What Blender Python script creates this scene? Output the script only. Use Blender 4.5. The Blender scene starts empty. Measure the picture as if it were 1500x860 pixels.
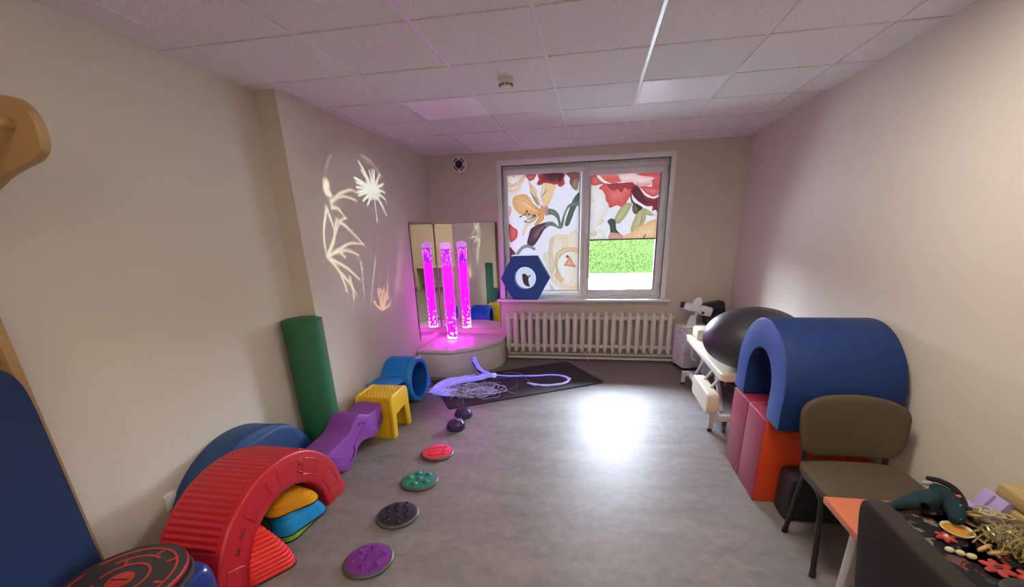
import bpy, bmesh, math, random
import numpy as np
from mathutils import Vector, Matrix
random.seed(7)
SKY=95.0; LAMP=17; FILL=19; EXPO=.92; PROJ_POS=(1.56,1.25,2.25); PROJ_W=780.0; BLIND_T=.029; FILL_WIN=(-.55,-.2,1.2,1.95)

SC = bpy.context.scene
COL = SC.collection
PI = math.pi
def R(a): return math.radians(a)

# ------------------------------------------------------------------ materials
def mat(name, color, rough=0.5, metal=0.0, bump=0.0, bscale=200.0, var=0.0, vscale=8.0, spec=0.5, emit=None, estr=0.0, coat=0.0, sheen=0.0):
    m = bpy.data.materials.new(name); m.use_nodes = True
    nt = m.node_tree; b = nt.nodes['Principled BSDF']
    c = (color[0], color[1], color[2], 1)
    b.inputs['Base Color'].default_value = c
    b.inputs['Roughness'].default_value = rough
    b.inputs['Metallic'].default_value = metal
    b.inputs['Specular IOR Level'].default_value = spec
    b.inputs['Coat Weight'].default_value = coat
    b.inputs['Sheen Weight'].default_value = sheen
    if emit:
        b.inputs['Emission Color'].default_value = (*emit, 1)
        b.inputs['Emission Strength'].default_value = estr
    tc = nt.nodes.new('ShaderNodeTexCoord')
    if var > 0:
        n = nt.nodes.new('ShaderNodeTexNoise'); n.inputs['Scale'].default_value = vscale; n.inputs['Detail'].default_value = 5
        nt.links.new(tc.outputs['Object'], n.inputs['Vector'])
        mx = nt.nodes.new('ShaderNodeMix'); mx.data_type = 'RGBA'
        mx.inputs['A'].default_value = tuple(max(0, v*(1-var)) for v in color)+(1,)
        mx.inputs['B'].default_value = tuple(min(1, v*(1+var)) for v in color)+(1,)
        nt.links.new(n.outputs['Fac'], mx.inputs['Factor'])
        nt.links.new(mx.outputs['Result'], b.inputs['Base Color'])
    if bump > 0:
        n2 = nt.nodes.new('ShaderNodeTexNoise'); n2.inputs['Scale'].default_value = bscale; n2.inputs['Detail'].default_value = 3
        nt.links.new(tc.outputs['Object'], n2.inputs['Vector'])
        bp = nt.nodes.new('ShaderNodeBump'); bp.inputs['Strength'].default_value = bump; bp.inputs['Distance'].default_value = 0.004
        nt.links.new(n2.outputs['Fac'], bp.inputs['Height'])
        nt.links.new(bp.outputs['Normal'], b.inputs['Normal'])
    return m

def attr_mat(name, rough=0.6, emission=0.0):
    m = bpy.data.materials.new(name); m.use_nodes = True
    nt = m.node_tree; b = nt.nodes['Principled BSDF']; b.inputs['Roughness'].default_value = rough
    a = nt.nodes.new('ShaderNodeVertexColor'); a.layer_name = 'Col'
    nt.links.new(a.outputs['Color'], b.inputs['Base Color'])
    return m

WALL = mat('wall_paint', (0.66, 0.605, 0.525), 0.75, bump=0.12, bscale=90)
SKIRT = mat('white_pvc', (0.86, 0.88, 0.91), 0.28)
PAINTW = mat('white_enamel', (0.74, 0.72, 0.66), 0.38)

def floor_mat():
    m = bpy.data.materials.new('grey_vinyl'); m.use_nodes = True
    nt = m.node_tree; b = nt.nodes['Principled BSDF']; L = nt.links.new
    tc = nt.nodes.new('ShaderNodeTexCoord')
    n1 = nt.nodes.new('ShaderNodeTexNoise'); n1.inputs['Scale'].default_value = 1.7; n1.inputs['Detail'].default_value = 8; n1.inputs['Roughness'].default_value = .62
    n2 = nt.nodes.new('ShaderNodeTexNoise'); n2.inputs['Scale'].default_value = 14; n2.inputs['Detail'].default_value = 8; n2.inputs['Roughness'].default_value = .7
    mp = nt.nodes.new('ShaderNodeMapping'); mp.inputs['Scale'].default_value = (1, 3, 1)
    L(tc.outputs['Object'], mp.inputs['Vector']); L(mp.outputs['Vector'], n1.inputs['Vector']); L(tc.outputs['Object'], n2.inputs['Vector'])
    mx = nt.nodes.new('ShaderNodeMix'); mx.data_type = 'FLOAT'; mx.inputs['Factor'].default_value = .5
    L(n1.outputs['Fac'], mx.inputs['A']); L(n2.outputs['Fac'], mx.inputs['B'])
    cr = nt.nodes.new('ShaderNodeValToRGB'); e = cr.color_ramp.elements
    e[0].position = .32; e[0].color = (.142, .124, .117, 1); e[1].position = .68; e[1].color = (.262, .232, .220, 1)
    L(mx.outputs['Result'], cr.inputs['Fac']); L(cr.outputs['Color'], b.inputs['Base Color'])
    b.inputs['Roughness'].default_value = .46; b.inputs['Specular IOR Level'].default_value = .20
    bp = nt.nodes.new('ShaderNodeBump'); bp.inputs['Strength'].default_value = .05; bp.inputs['Distance'].default_value = .003
    L(n2.outputs['Fac'], bp.inputs['Height']); L(bp.outputs['Normal'], b.inputs['Normal'])
    return m
FLOOR = floor_mat()

def tile_mat():
    m = bpy.data.materials.new('mineral_fibre_tile'); m.use_nodes = True
    nt = m.node_tree; b = nt.nodes['Principled BSDF']; L = nt.links.new
    tc = nt.nodes.new('ShaderNodeTexCoord')
    v = nt.nodes.new('ShaderNodeTexNoise'); v.inputs['Scale'].default_value = 120; v.inputs['Detail'].default_value = 4
    L(tc.outputs['Object'], v.inputs['Vector'])
    cr = nt.nodes.new('ShaderNodeValToRGB'); e = cr.color_ramp.elements
    e[0].position = .28; e[0].color = (.42, .40, .39, 1); e[1].position = .42; e[1].color = (.80, .78, .77, 1)
    L(v.outputs['Fac'], cr.inputs['Fac']); L(cr.outputs['Color'], b.inputs['Base Color'])
    b.inputs['Roughness'].default_value = .85; b.inputs['Specular IOR Level'].default_value = .25
    bp = nt.nodes.new('ShaderNodeBump'); bp.inputs['Strength'].default_value = .25; bp.inputs['Distance'].default_value = .003
    L(v.outputs['Fac'], bp.inputs['Height']); L(bp.outputs['Normal'], b.inputs['Normal'])
    return m
TILE = tile_mat()
GRIDM = mat('ceiling_grid_metal', (.78, .77, .78), .30)
DIFFUSER = mat('light_diffuser', (.95, .95, .96), .32)
LAMP_ON = mat('lit_diffuser', (.8, .8, .8), .4, emit=(1.0, .80, .55), estr=LAMP)
FILL_PANEL = mat('fill_panel_glow', (.8, .8, .8), .4, emit=(1.0, .91, .80), estr=FILL)  # added out-of-view panel, put in to brighten the far end

BLACK = mat('black_plastic', (.012, .012, .014), .42)
RUBBER = mat('black_rubber', (.022, .022, .026), .6)
GREYRIM = mat('dark_grey_rubber', (.075, .075, .082), .45)
CHROME = mat('chrome', (.75, .76, .78), .15, metal=1)
SILVER = mat('silver_paint', (.55, .57, .60), .35, metal=.4)
WHITEP = mat('white_plastic', (.80, .81, .83), .35)
RED = mat('red_plastic', (.46, .012, .022), .38, bump=.05, bscale=300)
PURPLE = mat('purple_plastic', (.26, .06, .40), .38)
YELLOW = mat('yellow_plastic', (.80, .50, .015), .36)
BLUEP = mat('blue_plastic', (.010, .25, .78), .34)
VINYLB = mat('navy_blue_vinyl', (.008, .052, .18), .52, bump=.12, bscale=260)
VINYLM = mat('royal_blue_vinyl', (.02, .10, .37), .46, bump=.05, bscale=60)
VINYLG = mat('green_vinyl', (.012, .13, .05), .55, bump=.06, bscale=120)
GLOSSB = mat('glossy_blue_vinyl', (.014, .035, .20), .25, bump=.4, bscale=14)

# ------------------------------------------------------------------ mesh helper
class MB:
    def __init__(s): s.bm = bmesh.new()
    def box(s, x0, x1, y0, y1, z0, z1, mi=0, bev=0.0, seg=2, rot=None):
        vs = [s.bm.verts.new(p) for p in ((x0,y0,z0),(x1,y0,z0),(x1,y1,z0),(x0,y1,z0),(x0,y0,z1),(x1,y0,z1),(x1,y1,z1),(x0,y1,z1))]
        fs = [s.bm.faces.new([vs[i] for i in q]) for q in ((3,2,1,0),(4,5,6,7),(0,1,5,4),(1,2,6,5),(2,3,7,6),(3,0,4,7))]
        for f in fs: f.material_index = mi
        if rot is not None: bmesh.ops.transform(s.bm, matrix=rot, verts=vs)
        if bev > 0:
            es = list({e for f in fs for e in f.edges})
            r = bmesh.ops.bevel(s.bm, geom=es, offset=bev, segments=seg, profile=.5, affect='EDGES')
            for f in r['faces']: f.material_index = mi
        return s
    def prism(s, pts, a0, a1, axis='x', mi=0, bev=0.0, seg=2, bev_ang=30):
        def P(u, v, a): return {'x': (a,u,v), 'y': (u,a,v), 'z': (u,v,a)}[axis]
        A = [s.bm.verts.new(P(u,v,a0)) for u,v in pts]; B = [s.bm.verts.new(P(u,v,a1)) for u,v in pts]
        n = len(pts); fs = []
        fs.append(s.bm.faces.new(A)); fs.append(s.bm.faces.new(B[::-1]))
        for i in range(n):
            j = (i+1) % n
            fs.append(s.bm.faces.new((A[j], A[i], B[i], B[j])))
        for f in fs: f.material_index = mi
        bmesh.ops.recalc_face_normals(s.bm, faces=fs)
        if bev > 0:
            es = [e for e in {e for f in fs for e in f.edges} if e.calc_face_angle(0) > R(bev_ang)]
            r = bmesh.ops.bevel(s.bm, geom=es, offset=bev, segments=seg, profile=.5, affect='EDGES')
            for f in r['faces']: f.material_index = mi
        return s
    def ring(s, outer, inner, a0, a1, axis='x', mi=0, closed=True):
        """solid between two equal-length outlines, extruded along an axis"""
        def P(u, v, a): return {'x': (a,u,v), 'y': (u,a,v), 'z': (u,v,a)}[axis]
        O0=[s.bm.verts.new(P(u,v,a0)) for u,v in outer];O1=[s.bm.verts.new(P(u,v,a1)) for u,v in outer]
        I0=[s.bm.verts.new(P(u,v,a0)) for u,v in inner];I1=[s.bm.verts.new(P(u,v,a1)) for u,v in inner]
        n=len(outer);fs=[]
        for i in range(n if closed else n-1):
            j=(i+1)%n
            for q in ((O0[i],O0[j],O1[j],O1[i]),(I0[j],I0[i],I1[i],I1[j]),(O0[j],O0[i],I0[i],I0[j]),(O1[i],O1[j],I1[j],I1[i])):
                fs.append(s.bm.faces.new(q))
        if not closed:
            fs.append(s.bm.faces.new((O0[0],O1[0],I1[0],I0[0]))); fs.append(s.bm.faces.new((O1[-1],O0[-1],I0[-1],I1[-1])))
        for f in fs: f.material_index=mi
        bmesh.ops.recalc_face_normals(s.bm, faces=fs)
        return s
    def lathe(s, prof, seg=32, c=(0,0,0), axis='z', mi=0, cap=True):
        rows=[]
        for r,h in prof:
            row=[]
            for i in range(seg):
                a=2*PI*i/seg; u,v=r*math.cos(a),r*math.sin(a)
                p={'z':(u,v,h),'x':(h,u,v),'y':(u,h,v)}[axis]
                row.append(s.bm.verts.new((p[0]+c[0],p[1]+c[1],p[2]+c[2])))
            rows.append(row)
        fs=[]
        for k in range(len(rows)-1):
            for i in range(seg):
                j=(i+1)%seg
                fs.append(s.bm.faces.new((rows[k][i],rows[k][j],rows[k+1][j],rows[k+1][i])))
        if cap:
            fs.append(s.bm.faces.new(rows[0][::-1])); fs.append(s.bm.faces.new(rows[-1]))
        for f in fs: f.material_index=mi
        bmesh.ops.recalc_face_normals(s.bm, faces=fs)
        return s
    def tube(s, path, r, seg=8, mi=0, closed=False, r_end=None):
        P=[Vector(p) for p in path]; n=len(P); rows=[]; up=Vector((0,0,1)); prev=None
        for i,p in enumerate(P):
            if closed: t=P[(i+1)%n]-P[i-1]
            else: t=P[min(i+1,n-1)]-P[max(i-1,0)]
            t=t.normalized() if t.length>1e-9 else Vector((0,0,1))
            if prev is None:
                a=up if abs(t.z)<.9 else Vector((1,0,0)); u=t.cross(a).normalized()
            else:
                u=(prev-t*prev.dot(t)); u=u.normalized() if u.length>1e-9 else t.orthogonal().normalized()
            prev=u; w=t.cross(u)
            rr=r if r_end is None else r+(r_end-r)*i/(n-1)
            if not isinstance(rr,(int,float)): rr=rr
            rows.append([s.bm.verts.new(p+u*rr*math.cos(2*PI*k/seg)+w*rr*math.sin(2*PI*k/seg)) for k in range(seg)])
        fs=[]
        for i in range(n if closed else n-1):
            j=(i+1)%n
            for k in range(seg):
                l=(k+1)%seg
                fs.append(s.bm.faces.new((rows[i][k],rows[i][l],rows[j][l],rows[j][k])))
        if not closed:
            fs.append(s.bm.faces.new(rows[0][::-1])); fs.append(s.bm.faces.new(rows[-1]))
        for f in fs: f.material_index=mi
        bmesh.ops.recalc_face_normals(s.bm, faces=fs)
        return s
    def cyl(s, p0, p1, r, seg=16, mi=0, r1=None): return s.tube([p0,p1], r, seg, mi, r_end=r1)
    def sup(s, c, ax, e1=.4, e2=.4, nu=24, nv=40, mi=0, M=None):
        """superellipsoid: rounded box / cushion / ball"""
        f=lambda w,m: math.copysign(abs(w)**m, w)
        rows=[]
        for i in range(1,nu):
            ph=-PI/2+PI*i/nu; row=[]
            for j in range(nv):
                th=2*PI*j/nv
                row.append(Vector((ax[0]*f(math.cos(ph),e1)*f(math.cos(th),e2), ax[1]*f(math.cos(ph),e1)*f(math.sin(th),e2), ax[2]*f(math.sin(ph),e1))))
            rows.append(row)
        tr=lambda v:(M@v if M is not None else v)+Vector(c)
        V=[[s.bm.verts.new(tr(p)) for p in row] for row in rows]
        b=s.bm.verts.new(tr(Vector((0,0,-ax[2])))); t=s.bm.verts.new(tr(Vector((0,0,ax[2]))))
        fs=[]
        for i in range(len(V)-1):
            for j in range(nv):
                k=(j+1)%nv; fs.append(s.bm.faces.new((V[i][j],V[i][k],V[i+1][k],V[i+1][j])))
        for j in range(nv):
            k=(j+1)%nv; fs.append(s.bm.faces.new((b,V[0][k],V[0][j]))); fs.append(s.bm.faces.new((t,V[-1][j],V[-1][k])))
        for f_ in fs: f_.material_index=mi
        return s
    def deform(s, fn):
        for v in s.bm.verts: v.co=Vector(fn(v.co))
        return s
    def xf(s, M):
        bmesh.ops.transform(s.bm, matrix=M, verts=list(s.bm.verts)); return s

def props(o, label=None, cat=None, group=None, kind=None):
    if label: o['label']=label
    if cat: o['category']=cat
    if group: o['group']=group
    if kind: o['kind']=kind
    return o
def part(name, mb, mats, parent=None, smooth=True, ang=35, label=None):
    me=bpy.data.meshes.new(name); mb.bm.to_mesh(me); mb.bm.free()
    for m in (mats if isinstance(mats,(list,tuple)) else [mats]): me.materials.append(m)
    if smooth:
        me.polygons.foreach_set('use_smooth',[True]*len(me.polygons)); me.set_sharp_from_angle(angle=R(ang))
    o=bpy.data.objects.new(name,me); COL.objects.link(o)
    if parent is not None: o.parent=parent
    if label: o['label']=label
    return o
def thing(name, label, cat, loc=(0,0,0), rotz=0, group=None):
    o=bpy.data.objects.new(name,None); COL.objects.link(o); o.location=loc; o.rotation_euler=(0,0,rotz)
    o.empty_display_size=.05
    return props(o,label,cat,group)
def struct(name, mb, mats, parent=None, **k):
    o=part(name,mb,mats,parent,**k); o['kind']='structure'; return o
def dup(root, loc, rotz=None, label=None):
    r=root.copy(); COL.objects.link(r); r.location=loc
    if rotz is not None: r.rotation_euler=(0,0,rotz)
    if label: r['label']=label
    for ch in list(root.children):
        c=ch.copy(); COL.objects.link(c); c.parent=r
        for g in ch.children:
            d=g.copy(); COL.objects.link(d); d.parent=c
    return r
def arc(cy, cz, r, a0, a1, n): return [(cy+r*math.cos(R(a0+(a1-a0)*i/n)), cz+r*math.sin(R(a0+(a1-a0)*i/n))) for i in range(n+1)]
def rrect(w, h, r, n=5, cx=0, cy=0):
    o=[]
    for sx,sy,a in ((1,1,0),(-1,1,90),(-1,-1,180),(1,-1,270)):
        o+=arc(cx+sx*(w/2-r), cy+sy*(h/2-r), r, a, a+90, n)
    return o
def smooth_path(P, n=8):
    P=[Vector(p) for p in P]; out=[]
    for i in range(len(P)-1):
        p0=P[max(i-1,0)];p1=P[i];p2=P[i+1];p3=P[min(i+2,len(P)-1)]
        for k in range(n):
            t=k/n
            out.append(.5*((2*p1)+(p2-p0)*t+(2*p0-5*p1+4*p2-p3)*t*t+(3*p1-p0-3*p2+p3)*t**3))
    out.append(P[-1]); return out

# ------------------------------------------------------------------ room shell
XL, XR, YB, YF, H = -2.18, 1.74, 5.84, -2.6, 2.70
XR0 = -2.345   # left wall in its recessed stretch nearer the camera
YS = 3.03
struct('floor', MB().box(XR0-.2, XR+.2, YF-.2, YB+.4, -.12, 0), FLOOR, smooth=False)
struct('wall_left', MB().prism([(XR0,YF),(XR0,YS),(XL,YS),(XL,YB+.3),(XR0-.2,YB+.3),(XR0-.2,YF)],0,2.9,axis='z'), WALL, smooth=False)
RY0, RY1, RZ0, RZ1 = FILL_WIN  # opening for the added side window
rw = MB()
for a in ((YF, RY0, 0, 2.9), (RY1, YB+.3, 0, 2.9), (RY0, RY1, 0, RZ0), (RY0, RY1, RZ1, 2.9)):
    rw.box(XR, XR+.2, a[0], a[1], a[2], a[3])
struct('wall_right', rw, WALL, smooth=False)
struct('wall_front', MB().box(XR0-.2, XR+.2, YF-.2, YF, 0, 2.9), WALL, smooth=False)
WX0, WX1, WZ0, WZ1 = -1.20, .875, .86, 2.535
wb = MB()
for a in ((XL, WX0, 0, 2.9), (WX1, XR, 0, 2.9), (WX0, WX1, 0, WZ0), (WX0, WX1, WZ1, 2.9)):
    wb.box(a[0], a[1], YB, YB+.26, a[2], a[3])
struct('wall_back', wb, WALL, smooth=False)

xs = [XR0-.1]+[-2.112+.6*i for i in range(-0, 7)]+[XR+.1]
ys = [2.337+.6*i for i in range(-8, 6)]+[YB+.1]
ys = [YF-.1]+ys
cb = MB(); cb.box(XR0-.2, XR+.2, YF-.2, YB+.3, H+.007, H+.2, mi=1)
lamps_off = {(2, 'a'), (5, 'b')}
panels = {}
for i in range(len(xs)-1):
    for j in range(len(ys)-1):
        g=.011
        x0,x1,y0,y1 = xs[i]+g, xs[i+1]-g, ys[j]+g, ys[j+1]-g
        if (abs(xs[i]+1.512)<.01 or abs(xs[i]-.288)<.01):
            if abs(ys[j]-3.537)<.01: panels[(i,j)]=(x0,x1,y0,y1,False); continue
            if (abs(ys[j]-1.737)<.01 and xs[i]>0) or abs(ys[j]+1.263)<.01: panels[(i,j)]=(x0,x1,y0,y1,True); continue
        cb.box(x0, x1, y0, y1, H, H+.02)
struct('ceiling', cb, [TILE, GRIDM], smooth=False)
for (i,j),(x0,x1,y0,y1,on) in panels.items():
    side = 'left' if x0 < -.5 else 'right'
    lab = {(False,'left'):'switched-off square ceiling light panel above the mirrors on the left', (False,'right'):'switched-off square ceiling light panel nearer the right wall',
           (True,'left'):'glowing ceiling light panel behind the camera on the left side', (True,'right'):'glowing ceiling light panel behind the camera on the right side'}[(on,side)]
    if on: lab += ', added as fill nearer the window' if y0 > 0 else ', at the back'
    cx,cy=(x0+x1)/2,(y0+y1)/2
    t = thing('ceiling_light', lab, 'ceiling light', (cx,cy,H), group='square ceiling light panels')
    w=(x1-x0)/2; h=(y1-y0)/2
    part('frame', MB().ring(rrect(2*w,2*h,.002,1), rrect(2*w-.03,2*h-.03,.002,1), -.004, .015, axis='z'), SKIRT, t, smooth=False)
    part('diffuser', MB().box(-w+.012, w-.012, -h+.012, h-.012, -.001, .012), (FILL_PANEL if y0 > 0 else LAMP_ON) if on else DIFFUSER, t, smooth=False)

# smoke detector
t = thing('smoke_detector', 'small round cream smoke detector on the ceiling', 'smoke detector', (-.612,3.24,H))
part('base', MB().lathe([(.052,0),(.052,-.014),(.046,-.016)],32), PAINTW, t)
part('head', MB().lathe([(.045,-.014),(.047,-.03),(.038,-.046),(.034,-.05)],32), PAINTW, t)
sl = MB()
for k in range(10):
    a=2*PI*k/10; sl.box(.036,.0475,-.008,.008,-.044,-.036, rot=Matrix.Rotation(a,4,'Z'))
part('vent_slot', sl, GREYRIM, t, smooth=False)

# ------------------------------------------------------------------ window
YW = 5.895
wf = MB()
def frame_rect(mb, x0,x1,z0,z1,w,y0,y1,bev=.004,mi=0, wt=None, wbm=None):
    wt=wt or w; wbm=wbm or w
    mb.box(x0,x0+w,y0,y1,z0,z1,mi,bev); mb.box(x1-w,x1,y0,y1,z0,z1,mi,bev)
    mb.box(x0+w-.002,x1-w+.002,y0,y1,z1-wt,z1,mi,bev); mb.box(x0+w-.002,x1-w+.002,y0,y1,z0,z0+wbm,mi,bev)
frame_rect(wf, WX0, WX1, WZ0, WZ1, .045, YW, YW+.075)
wf.box(-.18,-.135, YW, YW+.075, WZ0+.03, WZ1-.03, 0, .004)
win = struct('window_1', wf, SKIRT)
lw = MB(); frame_rect(lw, -1.165, -.172, WZ0+.035, WZ1-.035, .035, YW+.012, YW+.07, wt=.06, wbm=.07); part('fixed_frame', lw, SKIRT, win)
rs = MB(); frame_rect(rs, -.142, .845, WZ0+.03, WZ1-.03, .078, YW-.015, YW+.06, bev=.008, wt=.10, wbm=.085); sash = part('opening_sash', rs, SKIRT, win)
hd = MB(); hd.box(-.116,-.092, YW-.024, YW-.012, 1.60, 1.69, 0,.004); hd.box(-.112,-.096, YW-.052, YW-.02, 1.645,1.665,0,.003); hd.box(-.113,-.095, YW-.058, YW-.044, 1.54,1.665,0,.004)
part('handle', hd, WHITEP, sash)
hg = MB()
for z in (1.0, 2.40): hg.cyl((.853,YW-.012,z-.04),(.853,YW-.012,z+.04),.008)
part('hinge', hg, SILVER, win)
def glass_mat():
    m=bpy.data.materials.new('window_glass'); m.use_nodes=True; nt=m.node_tree; nt.nodes.clear()
    o=nt.nodes.new('ShaderNodeOutputMaterial'); tr=nt.nodes.new('ShaderNodeBsdfTransparent'); gl=nt.nodes.new('ShaderNodeBsdfGlossy'); gl.inputs['Roughness'].default_value=.02
    fr=nt.nodes.new('ShaderNodeFresnel'); fr.inputs['IOR'].default_value=1.4; mx=nt.nodes.new('ShaderNodeMixShader')
    nt.links.new(fr.outputs[0],mx.inputs[0]); nt.links.new(tr.outputs[0],mx.inputs[1]); nt.links.new(gl.outputs[0],mx.inputs[2]); nt.links.new(mx.outputs[0],o.inputs[0]); return m
GLASS=glass_mat()
part('left_pane', MB().box(-1.14,-.20,YW+.04,YW+.046,WZ0+.09,WZ1-.08), GLASS, win, smooth=False)
part('right_pane', MB().box(-.07,.772,YW+.03,YW+.036,WZ0+.10,WZ1-.11), GLASS, win, smooth=False)
w2 = MB()  # added unseen side window, put in to let more daylight in
for y0,y1 in ((RY0,RY0+.06),(RY1-.06,RY1),((RY0+RY1)/2-.04,(RY0+RY1)/2+.04)): w2.box(XR+.09,XR+.15,y0,y1,RZ0,RZ1,0,.004)
for z0,z1 in ((RZ0,RZ0+.06),(RZ1-.06,RZ1)): w2.box(XR+.09,XR+.15,RY0,RY1,z0,z1,0,.004)
added_win = struct('added_window', w2, SKIRT)
part('pane', MB().box(XR+.115,XR+.12,RY0+.05,RY1-.05,RZ0+.05,RZ1-.05), GLASS, added_win, smooth=False)
struct('added_window_trim', MB().box(XR-.10,XR+.10,RY0-.05,RY1+.05,RZ0-.03,RZ0-.001,0,.005), SKIRT)
tb = MB()
tw=.062
tb.box(WX0-tw,WX0,YB-.012,YW+.01,WZ0-.005,WZ1+tw,0,.004); tb.box(WX1,WX1+tw,YB-.012,YW+.01,WZ0-.005,WZ1+tw,0,.004); tb.box(WX0-.002,WX1+.002,YB-.012,YW+.01,WZ1,WZ1+tw,0,.004)
struct('trim_1', tb, SKIRT)
sill = struct('window_sill', MB().prism([(5.70,.832),(5.70,.858),(5.705,.862),(YW+.01,.862),(YW+.01,.832)],-1.30,.985,axis='x',bev=.004), SKIRT)

# blinds: translucent printed cloth
def cloth_mat():
    m=bpy.data.materials.new('printed_blind_cloth'); m.use_nodes=True; nt=m.node_tree; nt.nodes.clear()
    o=nt.nodes.new('ShaderNodeOutputMaterial'); a=nt.nodes.new('ShaderNodeVertexColor'); a.layer_name='Col'
    n=nt.nodes.new('ShaderNodeTexNoise'); n.inputs['Scale'].default_value=45; n.inputs['Detail'].default_value=4
    tc=nt.nodes.new('ShaderNodeTexCoord'); mp=nt.nodes.new('ShaderNodeMapping'); mp.inputs['Scale'].default_value=(1,1,.35)
    nt.links.new(tc.outputs['Object'],mp.inputs['Vector']); nt.links.new(mp.outputs['Vector'],n.inputs['Vector'])
    mr=nt.nodes.new('ShaderNodeMapRange'); mr.inputs['From Min'].default_value=.3; mr.inputs['From Max'].default_value=.7; mr.inputs['To Min'].default_value=.93; mr.inputs['To Max'].default_value=1.04
    nt.links.new(n.outputs['Fac'],mr.inputs['Value'])
    mu=nt.nodes.new('ShaderNodeMix'); mu.data_type='RGBA'; mu.blend_type='MULTIPLY'; mu.inputs['Factor'].default_value=.8
    nt.links.new(a.outputs['Color'],mu.inputs['A']); nt.links.new(mr.outputs['Result'],mu.inputs['B'])
    d=nt.nodes.new('ShaderNodeBsdfDiffuse'); t=nt.nodes.new('ShaderNodeBsdfTranslucent'); mx=nt.nodes.new('ShaderNodeMixShader'); mx.inputs[0].default_value=BLIND_T
    for q in (d,t): nt.links.new(mu.outputs['Result'],q.inputs['Color'])
    nt.links.new(d.outputs[0],mx.inputs[1]); nt.links.new(t.outputs[0],mx.inputs[2]); nt.links.new(mx.outputs[0],o.inputs[0]); return m
CLOTH=cloth_mat()
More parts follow.
